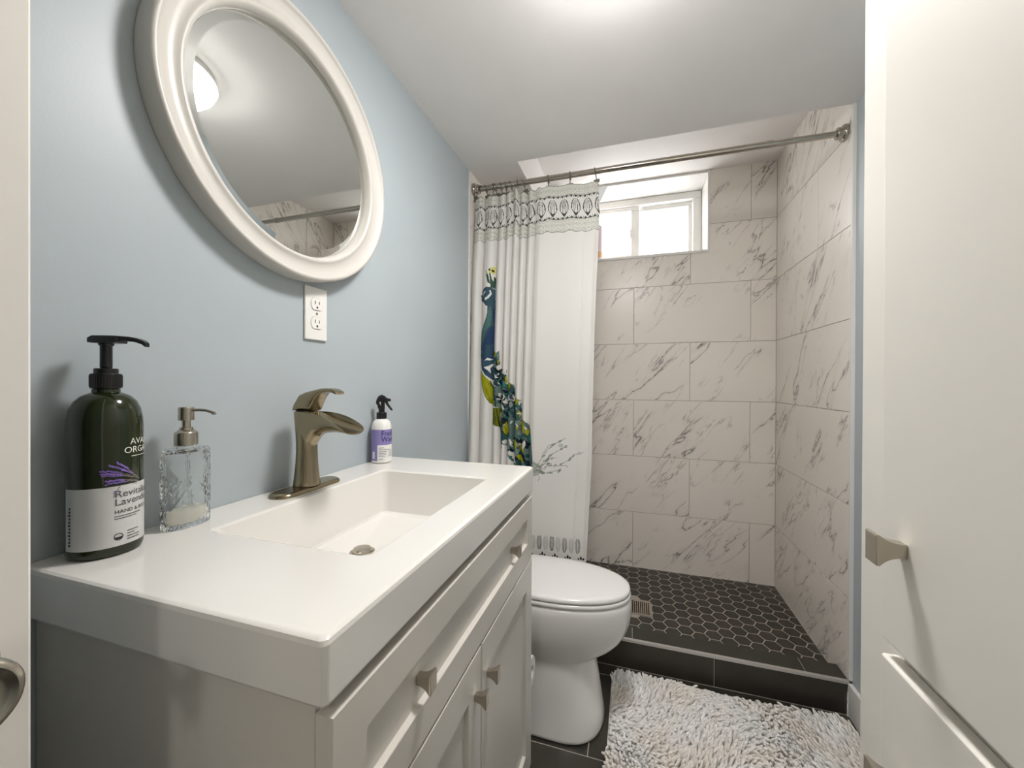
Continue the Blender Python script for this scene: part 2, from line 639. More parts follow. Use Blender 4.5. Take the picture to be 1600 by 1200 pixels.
DR = (0.700, 0.809, 1.876, 2.006)
for i in range(-26, 6):
    for j in range(-4, 12):
        cx, cy = X0h + 1.5 * S * i, Y0h + HH * (j + (0.5 if i % 2 else 0))
        if DR[0] - 0.012 < cx < DR[1] + 0.012 and DR[2] - 0.012 < cy < DR[3] + 0.012:
            continue
        poly = clip_poly([(cx + sg * math.cos(PI / 3 * k), cy + sg * math.sin(PI / 3 * k)) for k in range(6)], 0.008, XR - 0.002, Y1 + 0.002, YB - 0.002)
        # keep clear of the drain
        if poly and cx < DR[0]: poly = clip_poly(poly, 0, DR[0] - 0.001, 0, 9) if DR[2] < cy < DR[3] else poly
        if poly and cx > DR[1]: poly = clip_poly(poly, DR[1] + 0.001, 9, 0, 9) if DR[2] < cy < DR[3] else poly
        if poly and DR[0] <= cx <= DR[1] and cy < DR[2]: poly = clip_poly(poly, 0, 9, 0, DR[2] - 0.001)
        if poly and DR[0] <= cx <= DR[1] and cy > DR[3]: poly = clip_poly(poly, 0, 9, DR[3] + 0.001, 9)
        if not poly:
            continue
        mx = sum(p[0] for p in poly) / len(poly)
        my = sum(p[1] for p in poly) / len(poly)
        top = [(mx + (p[0] - mx) * 0.985, my + (p[1] - my) * 0.985, ZSF) for p in poly]
        hx.loft([[(p[0], p[1], ZSF - 0.004) for p in poly], [(p[0], p[1], ZSF - 0.0008) for p in poly], top], 0, cap1=True)
hx.box((0.0, Y1 - 0.005, 0.0), (XR + 0.004, YB + 0.004, ZSF - 0.0004), 0, 1)
struct('floor_shower', hx, [M_HEX, M_GROUT], 'charcoal hexagon tile shower floor with pale grout lines', 'floor')

# drain grate
d = thing('floor_drain', 'square slotted metal drain grate set in the hexagon shower floor', 'drain', (0.7545, 1.941, ZSF))
fr = MB()
x0, x1, y0, y1 = 0.702, 0.807, 1.878, 2.004
for a, b in (((x0, y0), (x1, y0 + 0.012)), ((x0, y1 - 0.012), (x1, y1)), ((x0, y0 + 0.012), (x0 + 0.010, y1 - 0.012)), ((x1 - 0.010, y0 + 0.012), (x1, y1 - 0.012))):
    fr.box((a[0], a[1], ZSF - 0.001), (b[0], b[1], ZSF + 0.0025), 0.0008)
obj('frame', fr, M_NICKEL, d)
gr = MB()
nb = 9
for k in range(nb):
    xx = x0 + 0.012 + (x1 - x0 - 0.024) * (k + 0.5) / nb
    gr.box((xx - 0.0026, y0 + 0.011, ZSF - 0.001), (xx + 0.0026, y1 - 0.011, ZSF + 0.002), 0.0005)
obj('grate', gr, M_NICKEL, d)
obj('sump', MB().box((x0 + 0.008, y0 + 0.010, ZSF - 0.0011), (x1 - 0.008, y1 - 0.010, ZSF - 0.0004)), M_SLOT, d)

struct('baseboard_right', MB().box((1.431, 0.5165, 0.0), (1.446, 1.6215, 0.114), 0.003), M_TRIM, 'white baseboard on the right wall beside the rug', 'baseboard')

# ------------------------------------------------------------------ window
w = thing('window_1', 'small white sliding basement window with obscure glass above the shower', 'window', (0.739, YB, 1.875), kind='structure')
YW = 2.565
jm = MB()
wx0, wx1, wz0 = WIN[0], WIN[1], WIN[2]
jm.box((wx1 - 0.010, YB + 0.0, wz0), (wx1 - 0.0003, YB + 0.0995, ZS - 0.0005), 0)
jm.box((wx1 - 0.010, YB + 0.1, wz0), (wx1 + 0.05, YW + 0.09, ZS - 0.0005), 0)
jm.box((wx0 - 0.05, YB + 0.031, wz0), (wx0 + 0.004, YW + 0.09, ZS - 0.0005), 0)
jm.box((wx0, YB + 0.0005, wz0 - 0.001), (wx1 - 0.0105, YW + 0.09, wz0 + 0.006), 0)
jm.box((wx0, YB + 0.0005, 2.306), (wx1 - 0.0105, YW + 0.09, ZS - 0.0005), 0)
obj('jamb', jm, M_TRIM, w)
# thin white bead round the opening, on the tile
bd = MB()
bd.box((wx1 - 0.012, YB - 0.006, wz0 - 0.008), (wx1 + 0.001, YB + 0.004, ZS - 0.001), 0.0015)
bd.box((wx0, YB - 0.006, wz0 - 0.008), (wx1 - 0.0125, YB + 0.004, wz0 + 0.006), 0.0015)
obj('casing', bd, M_TRIM, w)
fx0, fx1, fz0, fz1 = 0.366, 1.106, 1.882, 2.305
frm = MB()
for a, b in (((fx0, fz0), (fx1, fz0 + 0.042)), ((fx0, fz1 - 0.042), (fx1, fz1)), ((fx0, fz0 + 0.042), (fx0 + 0.045, fz1 - 0.042)), ((fx1 - 0.045, fz0 + 0.042), (fx1, fz1 - 0.042))):
    frm.box((a[0], YW, a[1]), (b[0], YW + 0.07, b[1]), 0.003)
frm.box((fx0 + 0.045, YW + 0.003, fz0 + 0.042), (fx1 - 0.045, YW + 0.02, fz0 + 0.056), 0.002)
obj('frame', frm, M_WHITEP, w)


def sash(name, a, b, y, stile_l, stile_r, pane_m):
    s = MB()
    z0, z1 = fz0 + 0.052, fz1 - 0.044
    rail = 0.026
    s.box((a, y, z0), (b, y + 0.022, z0 + rail), 0.003)
    s.box((a, y, z1 - rail), (b, y + 0.022, z1), 0.003)
    s.box((a, y, z0 + rail), (a + stile_l, y + 0.022, z1 - rail), 0.003)
    s.box((b - stile_r, y, z0 + rail), (b, y + 0.022, z1 - rail), 0.003)
    o = obj(name, s, M_WHITEP, w)
    obj('pane', MB().box((a + stile_l - 0.004, y + 0.009, z0 + rail - 0.004), (b - stile_r + 0.004, y + 0.013, z1 - rail + 0.004)), pane_m, o)
    return o


sash('sash', 0.412, 0.752, YW + 0.012, 0.03, 0.050, M_PANE_L)['label'] = 'front sliding sash with the brighter pane, mostly behind the curtain'
sash('sash', 0.744, 1.060, YW + 0.038, 0.016, 0.022, M_PANE_R)['label'] = 'fixed right sash with pebbled obscure glass'
obj('latch', MB().box((0.696, YW + 0.002, 2.06), (0.706, YW + 0.012, 2.12), 0.003), M_WHITEP, w)
obj('vent_slot', MB().box((0.55, YW - 0.0012, fz0 + 0.018), (0.575, YW + 0.001, fz0 + 0.024), 0.001), M_GROUT, w)

# ------------------------------------------------------------------ hall side (behind the camera)
wf = MB()
wf.box((0.0005, -0.64, 0.0), (0.20, -0.54, ZC - 0.0005))
wf.box((1.04, -0.64, 0.0), (1.4455, -0.54, ZC - 0.0005))
wf.box((0.20, -0.64, 2.04), (1.04, -0.54, ZC - 0.0005))
struct('wall_front', wf, M_BLUE, 'blue wall around the bathroom doorway behind the camera', 'wall')
struct('wall_hall', MB().box((-0.1, -2.12, -0.05), (1.55, -2.0, 2.45)), M_TRIM, 'plain white wall of the hall behind the camera', 'wall')
hl = thing('added_fill_light', 'unseen fill light added in the hall behind the camera, shaped as a round glass dome', 'ceiling light', (0.72, -1.3, ZC))  # unseen lamp, added to brighten faces turned toward the camera
obj('base', MB().lathe([(0.0, ZC), (0.15, ZC), (0.15, ZC - 0.02), (0.0, ZC - 0.02)], (0.72, -1.3, 0), 40), M_NICKEL, hl)
obj('glass_dome', MB().lathe([(0.14, ZC - 0.021), (0.13, ZC - 0.05), (0.10, ZC - 0.08), (0.05, ZC - 0.098), (0.0, ZC - 0.102)], (0.72, -1.3, 0), 40), M_FILLDOME, hl)
# ------------------------------------------------------------------ ceiling light
LX, LY = 0.68, 0.817
t_ = thing('ceiling_light', 'round lit glass dome light flush on the bathroom ceiling, seen in the mirror', 'ceiling light', (LX, LY, ZC))
obj('base', MB().lathe([(0.0, ZC), (0.122, ZC), (0.124, ZC - 0.003), (0.124, ZC - 0.017), (0.121, ZC - 0.020), (0.0, ZC - 0.020)], (LX, LY, 0), 48), M_TRIM, t_)
obj('glass_dome', MB().lathe([(0.121, ZC - 0.0205), (0.129, ZC - 0.024), (0.131, ZC - 0.036), (0.121, ZC - 0.056), (0.100, ZC - 0.077), (0.066, ZC - 0.091), (0.030, ZC - 0.098), (0.008, ZC - 0.0992), (0.0, ZC - 0.0992)], (LX, LY, 0), 48), M_DOME, t_)
obj('finial', MB().lathe([(0.0, ZC - 0.0993), (0.007, ZC - 0.0993), (0.008, ZC - 0.103), (0.004, ZC - 0.108), (0.0, ZC - 0.109)], (LX, LY, 0), 16), M_NICKEL, t_)

# ------------------------------------------------------------------ mirror
MY, MZ, MR = 0.6705, 1.652, 0.2825
mr = thing('wall_mirror', 'large round mirror in a wide moulded white frame on the blue wall', 'mirror', (0.0, MY, MZ))
prof = [(MR - 0.012, 0.0005), (MR - 0.001, 0.0005), (MR, 0.004), (MR, 0.034), (MR - 0.002, 0.0385), (MR - 0.006, 0.040), (MR - 0.010, 0.0385),
        (MR - 0.0115, 0.035), (MR - 0.016, 0.0335), (MR - 0.022, 0.0305), (MR - 0.029, 0.0285), (MR - 0.036, 0.0285), (MR - 0.041, 0.0300), (MR - 0.0435, 0.032),
        (MR - 0.047, 0.0325), (MR - 0.051, 0.0305), (MR - 0.0535, 0.026), (MR - 0.055, 0.020), (MR - 0.056, 0.0125), (MR - 0.060, 0.0115)]
rg = []
for r, h in prof:
    rg.append([(h, MY + r * math.cos(2 * PI * i / 128), MZ + r * math.sin(2 * PI * i / 128)) for i in range(128)])
obj('frame', MB().loft(rg, loop=True), M_FRAME, mr, 50)
gl = MB()
R0 = MR - 0.0575
gl.lathe([(0.0, 0.0125), (R0, 0.0125), (R0, 0.0138), (R0 - 0.016, 0.0162), (0.0, 0.0162)], (0, MY, MZ), 128, 'x')
obj('glass', gl, M_MIRROR, mr, 4)

# ------------------------------------------------------------------ outlet
ot = thing('wall_outlet', 'white duplex electrical outlet on the blue wall under the round mirror', 'outlet', (0.0, 0.7375, 1.30))
oy0, oy1, oz0, oz1 = 0.7045, 0.7705, 1.2425, 1.366
obj('plate', MB().box((0.0006, oy0, oz0), (0.0062, oy1, oz1), 0.0022, seg=3), M_WHITEP, ot)
for zc in (1.3265, 1.2825):
    ring = []
    for k in range(40):
        a = 2 * PI * k / 40
        yy, zz = 0.0172 * math.cos(a), 0.0172 * math.sin(a)
        zz = max(-0.0138, min(0.0138, zz))
        ring.append((yy, zz))
    yc = 0.7375
    rc = obj('receptacle', MB().loft([[(0.0058, yc + p, zc + q) for p, q in ring], [(0.0076, yc + p, zc + q) for p, q in ring],
                                      [(0.0080, yc + p * 0.96, zc + q * 0.96) for p, q in ring]], cap0=True, cap1=True), M_WHITEP, ot)
    for yy, zz, wy, wz in ((-0.0062, 0.0035, 0.0011, 0.0042), (0.0062, 0.0035, 0.0011, 0.0036), (0.0, -0.0075, 0.0024, 0.0024)):
        obj('slot', MB().box((0.0078, yc + yy - wy, zc + zz - wz), (0.0082, yc + yy + wy, zc + zz + wz)), M_SLOT, rc)
    obj('outline', MB().loft([[(0.0061, yc + p * 1.02, zc + q * 1.02) for p, q in ring], [(0.0065, yc + p * 1.05, zc + q * 1.05) for p, q in ring], [(0.0061, yc + p * 1.08, zc + q * 1.08) for p, q in ring]]), M_GROUT, rc)
obj('screw', MB().lathe([(0.0, 0.006), (0.003, 0.006), (0.003, 0.0072), (0.0, 0.0074)], (0, 0.7375, 1.3045), 16, 'x'), M_NICKEL, ot)

# ------------------------------------------------------------------ shaker fronts and knobs
def shaker(axis_x, facing, y0, y1, z0, z1, t, fl, fr_, fb, ft, inset):
    """panel front in the yz plane; facing = +1 looks to +x; frame widths l r b t"""
    s = facing
    c = 0.0016
    def R(a, b, e, f, x):
        return [(x, a, e), (x, b, e), (x, b, f), (x, a, f)]
    x = axis_x
    rings = [R(y0, y1, z0, z1, x - s * t), R(y0, y1, z0, z1, x - s * c), R(y0 + c, y1 - c, z0 + c, z1 - c, x)]
    if inset > 0:
        a, b, e, f = y0 + fl, y1 - fr_, z0 + fb, z1 - ft
        rings += [R(a - 0.001, b + 0.001, e - 0.001, f + 0.001, x), R(a, b, e, f, x - s * 0.001), R(a + 0.001, b - 0.001, e + 0.001, f - 0.001, x - s * inset)]
    return MB().loft(rings, cap0=True, cap1=True)


def knob(parent, x, y, z, facing, plate=0.0262, width=0.0166, proj=0.0235):
    """square plate on a flared stem, standing off a face at x"""
    s = facing
    mb = MB()
    rings = []
    h0 = 0.0052
    w2 = width / 2
    for k in range(9):
        u = k / 8
        r = h0 + (w2 - h0) * (u ** 2.6)
        rw = 0.0058 + (plate / 2 - 0.0058) * (u ** 2.6)
        xx = x + s * (0.0002 + (proj - 0.003) * u)
        rings.append([(xx, y - r, z - rw), (xx, y + r, z - rw), (xx, y + r, z + rw), (xx, y - r, z + rw)])
    p = plate / 2
    for xx, q in ((x + s * (proj - 0.0028), p), (x + s * (proj - 0.0006), p), (x + s * proj, p - 0.0006)):
        w_ = q - p + w2
        rings.append([(xx, y - w_, z - q), (xx, y + w_, z - q), (xx, y + w_, z + q), (xx, y - w_, z + q)])
    mb.loft(rings, cap0=True, cap1=True)
    return obj('knob', mb, M_NICKEL, parent, 30)


# ------------------------------------------------------------------ vanity
VY0, VY1, VZ = 0.276, 1.030, 0.917
XF = 0.459
v = thing('vanity_cabinet', 'grey shaker bathroom vanity cabinet with one wide drawer over two doors', 'vanity', (0.22, 0.653, 0.0))
b = MB()
b.box((0.003, 0.288, 0.0), (0.4385, 0.304, 0.8535), 0.001)
b.box((0.003, 1.002, 0.0), (0.4385, 1.018, 0.8535), 0.001)
b.box((0.003, 0.304, 0.10), (0.438, 1.002, 0.116))
b.box((0.003, 0.304, 0.116), (0.009, 1.002, 0.8535))
b.box((0.40, 0.304, 0.815), (0.438, 1.002, 0.834))
b.box((0.42, 0.304, 0.655), (0.438, 1.002, 0.69))
b.box((0.42, 0.640, 0.116), (0.438, 0.666, 0.655))
obj('body', b, M_GREY, v)
obj('toe_kick', MB().box((0.36, 0.305, 0.0), (0.376, 1.001, 0.0995)), M_GREY, v)
dw = obj('drawer', shaker(XF, 1, 0.2865, 1.0195, 0.675, 0.840, 0.0185, 0.050, 0.046, 0.050, 0.050, 0.0085), M_GREY, v, 25)
for yy in (0.4485, 0.8565):
    knob(dw, XF - 0.0085, yy, 0.7575, 1)
for k, (ya, yb) in enumerate(((0.2865, 0.6515), (0.6555, 1.0195))):
    dr = obj('door', shaker(XF, 1, ya, yb, 0.112, 0.671, 0.0185, 0.055, 0.055, 0.068, 0.064, 0.0085), M_GREY, v, 25)
    knob(dr, XF, yb - 0.0275 if k == 0 else ya + 0.0275, 0.600, 1)
obj('bumper', MB().lathe([(0.0, 0.0), (0.004, 0.0), (0.0042, 0.003), (0.003, 0.0045), (0.0, 0.0046)], (0.4388, 0.296, 0.822), 12, 'x'), M_WHITEP, v)

# counter with integral basin
st = thing('sink_countertop', 'thick white vanity top with a rectangular integral basin', 'sink', (0.23, 0.653, 0.854))
N6 = 6
cx1 = 0.460
ct = []
for ins, z in ((0.03, 0.8540), (0.004, 0.8540), (0.0012, 0.8552), (0.0, 0.858), (0.0, 0.8585), (0.0, 0.9100), (0.0, 0.9105), (0.0013, 0.9145), (0.004, 0.9165), (0.0075, 0.917)):
    ct.append(rrect(0.0008 + (ins if z < 0.856 or ins > 0 else 0) * 0.2, cx1 - ins, VY0 + ins, VY1 - ins, 0.0075, z, N6))
bx0, bx1, by0, by1 = 0.100, 0.386, 0.432, 0.866
ct.append(rrect(bx0 - 0.008, bx1 + 0.008, by0 - 0.008, by1 + 0.008, 0.022, 0.917, N6))
ct.append(rrect(bx0 - 0.003, bx1 + 0.003, by0 - 0.004, by1 + 0.003, 0.019, 0.9163, N6))
ct.append(rrect(bx0, bx1, by0, by1, 0.017, 0.9135, N6))
ct.append(rrect(bx0 + 0.007, bx1 - 0.022, by0 + 0.036, by1 - 0.009, 0.017, 0.850, N6))
ct.append(rrect(bx0 + 0.012, bx1 - 0.037, by0 + 0.060, by1 - 0.018, 0.017, 0.8170, N6))
ct.append(rrect(bx0 + 0.016, bx1 - 0.044, by0 + 0.070, by1 - 0.024, 0.016, 0.8120, N6))
ct.append(rrect(bx0 + 0.024, bx1 - 0.052, by0 + 0.080, by1 - 0.032, 0.014, 0.8100, N6))
DX, DYY, DZ = 0.196, 0.660, 0.8005
def ring_from(c, r, z, ref):
    cxm = (bx0 + bx1 - 0.028) / 2
    cym = (by0 + by1 + 0.05) / 2
    out = []
    for p in ref:
        a = math.atan2(p[1] - cym, p[0] - cxm)
        out.append((c[0] + r * math.cos(a), c[1] + r * math.sin(a), z))
    return out
ct.append(ring_from((DX, DYY), 0.030, DZ + 0.0012, ct[-1]))
ct.append(ring_from((DX, DYY), 0.026, DZ, ct[-2]))
obj('basin', MB().loft(ct, cap1=True), M_COUNTER, st, 28)
dn = MB()
dn.lathe([(0.0, DZ - 0.0002), (0.0245, DZ + 0.0002), (0.0245, DZ + 0.0016), (0.0215, DZ + 0.0032), (0.0190, DZ + 0.0024), (0.0188, DZ + 0.0055), (0.0165, DZ + 0.0085), (0.0, DZ + 0.0100)], (DX, DYY, 0), 36)
obj('drain_stopper', dn, M_NICKEL, st)

# ------------------------------------------------------------------ faucet
FXC, FYC = 0.055, 0.661
f = thing('faucet', 'brushed nickel waterfall faucet with an open spout behind the basin', 'faucet', (FXC, FYC, VZ))
rings = []
for off, z in ((0.0, 0.0002), (0.0, 0.0035), (-0.002, 0.0065), (-0.0055, 0.0085), (-0.0075, 0.0090)):
    rings.append(rrect(FXC - 0.0265 - off, FXC + 0.0265 + off, FYC - 0.0835 - off, FYC + 0.0835 + off, 0.0262 + off, VZ + z, 10))
obj('deck_plate', MB().loft(rings, cap0=True, cap1=True), M_BRONZE, f)
body = MB()
z0 = VZ + 0.0092
body.lathe([(0.0, z0), (0.0262, z0), (0.0266, z0 + 0.002), (0.0252, z0 + 0.012), (0.0232, z0 + 0.030), (0.0215, z0 + 0.050), (0.0205, z0 + 0.070), (0.0205, z0 + 0.086), (0.0214, z0 + 0.105),
            (0.0228, z0 + 0.122), (0.0240, z0 + 0.137), (0.0248, z0 + 0.150), (0.0250, z0 + 0.1545), (0.0240, z0 + 0.1560), (0.0, z0 + 0.1560)], (FXC, FYC, 0), 44)
obj('body', body, M_BRONZE, f)
# open trough spout
zt = z0 + 0.1545
sp = []
SECT = [  # dx, half width, top z, bottom depth, channel depth, slope of the rim
    (-0.006, 0.0235, 0.0000, 0.090, 0.002),
    (0.010, 0.0240, 0.0000, 0.084, 0.003),
    (0.022, 0.0242, -0.0002, 0.068, 0.005),
    (0.032, 0.0250, -0.0006, 0.053, 0.009),
    (0.044, 0.0265, -0.0016, 0.043, 0.014),
    (0.060, 0.0290, -0.0045, 0.0370, 0.018),
    (0.078, 0.0318, -0.0100, 0.0300, 0.020),
    (0.094, 0.0335, -0.0172, 0.0235, 0.0185),
    (0.108, 0.0335, -0.0245, 0.0175, 0.0142),
    (0.117, 0.0320, -0.0300, 0.0130, 0.0100),
]
for k, (dx, hw, tz, dp, ch) in enumerate(SECT):
    ring = []
    n = 14
    lean = 0.010 * max(0.0, (dx - 0.06) / 0.06)      # the lip reaches further at the middle
    for i in range(n + 1):
        a = PI + PI * i / n
        q = -math.sin(a)
        ring.append((FXC + dx + lean * q, FYC + hw * math.cos(a), zt + tz - dp * (q ** 0.85 if q > 0 else 0)))
    hw2 = hw - 0.0024
    for i in range(n + 1):
        a = 2 * PI - PI * i / n
        q = -math.sin(a)
        ring.append((FXC + dx + lean * q * 0.9, FYC + hw2 * math.cos(a), zt + tz - ch * (max(q, 0) ** 0.8)))
    sp.append(ring)
obj('spout', MB().loft(sp, cap0=True, cap1=True), M_BRONZE, f, 40)
# lever handle
hd = []
ZB = zt + 0.0030
HS = [  # x of lower point, z lower, x of upper point, z upper, half width, from back to tip
    (-0.0195, 0.000, -0.0200, 0.004, 0.0195),
    (-0.0160, 0.000, -0.0130, 0.018, 0.0215),
    (-0.006, 0.000, -0.0025, 0.0350, 0.0220),
    (0.010, 0.000, 0.0080, 0.0395, 0.0215),
    (0.024, 0.000, 0.0210, 0.0425, 0.0195),
    (0.0285, 0.010, 0.0320, 0.0450, 0.0180),
    (0.0330, 0.022, 0.0430, 0.0470, 0.0168),
    (0.0440, 0.0345, 0.0520, 0.0480, 0.0158),
    (0.0570, 0.0400, 0.0620, 0.0480, 0.0150),
    (0.0700, 0.0395, 0.0735, 0.0462, 0.0145),
    (0.0800, 0.0360, 0.0840, 0.0415, 0.0138),
    (0.0835, 0.0345, 0.0868, 0.0385, 0.0122),
]
for xl, zl, xu, zu, hw in HS:
    ring = []
    cxm, czm = (xl + xu) / 2, (zl + zu) / 2
    ex, ez = (xu - xl) / 2, (zu - zl) / 2
    for i in range(20):
        a = 2 * PI * i / 20
        p = math.copysign(abs(math.cos(a)) ** 0.55, math.cos(a))
        q = math.copysign(abs(math.sin(a)) ** 0.55, math.sin(a))
        ring.append((FXC + cxm + ex * q, FYC + hw * p, ZB + czm + ez * q))
    hd.append(ring)
obj('handle', MB().loft(hd, cap0=True, cap1=True), M_BRONZE, f, 50)
obj('cartridge_ring', MB().lathe([(0.0, zt + 0.0012), (0.0205, zt + 0.0012), (0.0205, ZB + 0.001), (0.0, ZB + 0.001)], (FXC, FYC, 0), 32), M_SLOT, f)

# ------------------------------------------------------------------ green lotion bottle
M_GREEN = mat('dark_green_plastic', '#1d250c', 0.12, var=0.06, coat=0.25)
M_LABEL = mat('silver_white_label', '#cfcfcd', 0.35, var=0.01)
M_INKW = mat('white_print', '#d9dacf', 0.5)
M_INKG = mat('grey_print', '#55565a', 0.5)
M_INKK = mat('dark_print', '#2b2b30', 0.5)
M_LAV = mat('lavender_print', '#7c63ac', 0.5, var=0.25, vscale=120)
M_STEMP = mat('stem_print', '#7d7770', 0.5)
BX, BY, BR = 0.0435, 0.336, 0.0368
bo = thing('lotion_bottle', 'tall dark green pump bottle with pale lavender label at the near end of the vanity', 'bottle', (BX, BY, VZ))
obj('body', MB().lathe([(0.0, VZ + 0.0004), (0.0325, VZ + 0.0004), (0.0352, VZ + 0.002), (BR, VZ + 0.007), (BR, VZ + 0.168), (0.0362, VZ + 0.178), (0.0342, VZ + 0.190), (0.0300, VZ + 0.2005), (0.0240, VZ + 0.2075),
                         (0.0175, VZ + 0.211), (0.0142, VZ + 0.2125), (0.0138, VZ + 0.2165), (0.0120, VZ + 0.2175), (0.0120, VZ + 0.225), (0.0, VZ + 0.225)], (BX, BY, 0), 56), M_GREEN, bo)
P0 = math.radians(37)          # direction the printed front faces
lb = MB()
rr = []
for z in (0.0135, 0.0915):
    rr.append([(BX + (BR + 0.0003) * math.cos(P0 + a), BY + (BR + 0.0003) * math.sin(P0 + a), VZ + z) for a in np.linspace(-2.35, 2.35, 64)])
obj('label', lb.loft(rr, closed=False), M_LABEL, bo)
C0 = (BX, BY)
ink = MB()
vs, fs = text_flat('AVALON', 0.0116, 'CENTER'); wrap(ink, vs, fs, C0, BR, P0 + 0.006 / BR, VZ + 0.1435)
vs, fs = text_flat('ORGANICS', 0.0116, 'CENTER'); wrap(ink, vs, fs, C0, BR, P0 + 0.005 / BR, VZ + 0.1325)
wrap_bar(ink, -0.016, 0.016, 0.1275, 0.1282, C0, BR, P0, VZ)
obj('brand_lettering', ink, M_INKW, bo, 0)
ink = MB()
X0 = -0.0335
vs, fs = text_flat('Revitalizing', 0.0128); wrap(ink, vs, fs, C0, BR, P0 + X0 / BR, VZ + 0.0765, 0.0008)
vs, fs = text_flat('Lavender', 0.0128); wrap(ink, vs, fs, C0, BR, P0 + X0 / BR, VZ + 0.0660, 0.0008)
obj('scent_lettering', ink, M_INKG, bo, 0)
ink = MB()
vs, fs = text_flat('HAND & BODY LOTION', 0.0066); wrap(ink, vs, fs, C0, BR, P0 + X0 / BR, VZ + 0.0555, 0.0008)
for k, ln in enumerate((0.030, 0.024)):
    wrap_bar(ink, X0, X0 + ln, 0.0515 - 0.003 * k, 0.0523 - 0.003 * k, C0, BR, P0, VZ, 0.0008)
for k, ln in enumerate((0.014, 0.009, 0.016, 0.015)):
    wrap_bar(ink, X0 + 0.0125, X0 + 0.0125 + ln, 0.0300 - 0.0036 * k, 0.0309 - 0.0036 * k, C0, BR, P0, VZ, 0.0008)
obj('product_lettering', ink, M_INKK, bo, 0)
ink = MB()
for k in range(12):
    zz = 0.020 + k * 0.0042
    wrap_bar(ink, -0.0800 + 0.0006 * (k % 3), -0.0765, zz, zz + 0.0026, C0, BR, P0, VZ, 0.0008)
obj('side_lettering', ink, M_INKK, bo, 0)
ink = MB()
for i in range(24):
    a0_, a1_ = 2 * PI * i / 24, 2 * PI * (i + 1) / 24
    q = [(math.cos(a0_), math.sin(a0_)), (math.cos(a1_), math.sin(a1_))]
    wrap(ink, [(X0 + 0.004 + 0.0046 * q[0][0], 0.0255 + 0.0046 * q[0][1]), (X0 + 0.004 + 0.0046 * q[1][0], 0.0255 + 0.0046 * q[1][1]),
               (X0 + 0.004 + 0.0038 * q[1][0], 0.0255 + 0.0038 * q[1][1]), (X0 + 0.004 + 0.0038 * q[0][0], 0.0255 + 0.0038 * q[0][1])], [(0, 1, 2, 3)], C0, BR, P0, VZ, 0.0008)
wrap_bar(ink, X0 + 0.0005, X0 + 0.0075, 0.0222, 0.0252, C0, BR, P0, VZ, 0.0008)
obj('seal', ink, M_INKK, bo, 0)
# lavender sprig picture
rng = random.Random(3)
lv, sm = MB(), MB()
def blob(mb, x, y, rx, ry, ang, lift):
    pts = []
    for i in range(8):
        a = 2 * PI * i / 8
        p, q = rx * math.cos(a), ry * math.sin(a)
        pts.append((x + p * math.cos(ang) - q * math.sin(ang), y + p * math.sin(ang) + q * math.cos(ang)))
    wrap(mb, pts, [tuple(range(8))], C0, BR, P0, VZ, lift)
for k, (xs, ys, xe, ye) in enumerate(((-0.046, 0.113, -0.012, 0.100), (-0.044, 0.106, -0.010, 0.098), (-0.041, 0.099, -0.010, 0.094), (-0.038, 0.119, -0.012, 0.100), (-0.031, 0.1215, -0.011, 0.099),
                                       (-0.045, 0.1095, -0.012, 0.099), (-0.041, 0.0955, -0.008, 0.093), (-0.027, 0.112, -0.008, 0.096))):
    for i in range(26):
        u = i / 25
        x, y = xs + (xe - xs) * u, ys + (ye - ys) * u + 0.002 * math.sin(PI * u)
        ang = math.atan2(ye - ys, xe - xs)
        blob(sm if u > 0.55 else lv, x, y + rng.uniform(-0.0007, 0.0007), 0.0013, (0.00045 if u > 0.55 else 0.0011), ang + rng.uniform(-0.6, 0.6) * (u < 0.55), 0.0005 + 0.00001 * (i + 26 * k))
for i in range(7):
    blob(sm, -0.028 - 0.001 * i, 0.0915 - 0.0022 * i, 0.0009, 0.0006, 0.5, 0.0009 + 0.00001 * i)
blob(lv, -0.0325, 0.0845, 0.0018, 0.0015, 0.3, 0.0011)
obj('lavender_picture', lv, M_LAV, bo, 0)
obj('stem_picture', sm, M_STEMP, bo, 0)
cp = MB()
zc = VZ + 0.2178
cp.lathe([(0.0135, zc), (0.0152, zc), (0.0155, zc + 0.001), (0.0155, zc + 0.0185), (0.0148, zc + 0.0195), (0.0120, zc + 0.0197), (0.0120, zc + 0.0255), (0.0112, zc + 0.0265), (0.0, zc + 0.0265)], (BX, BY, 0), 40)
for k in range(36):
    a = 2 * PI * k / 36
    cp.tube([(BX + 0.0155 * math.cos(a), BY + 0.0155 * math.sin(a), zc + 0.002), (BX + 0.0155 * math.cos(a), BY + 0.0155 * math.sin(a), zc + 0.0175)], 0.0005, 5)
obj('collar', cp, M_BLACKP, bo)
pm = MB()
pm.lathe([(0.0050, zc + 0.0262), (0.0062, zc + 0.028), (0.0062, zc + 0.056), (0.0078, zc + 0.058), (0.0078, zc + 0.066), (0.0, zc + 0.066)], (BX, BY, 0), 24)
ND = math.radians(18)
def along(dx, dy, z):
    return (BX + dx * math.cos(ND) - dy * math.sin(ND), BY + dx * math.sin(ND) + dy * math.cos(ND), z)
zh = zc + 0.0600
rings = []
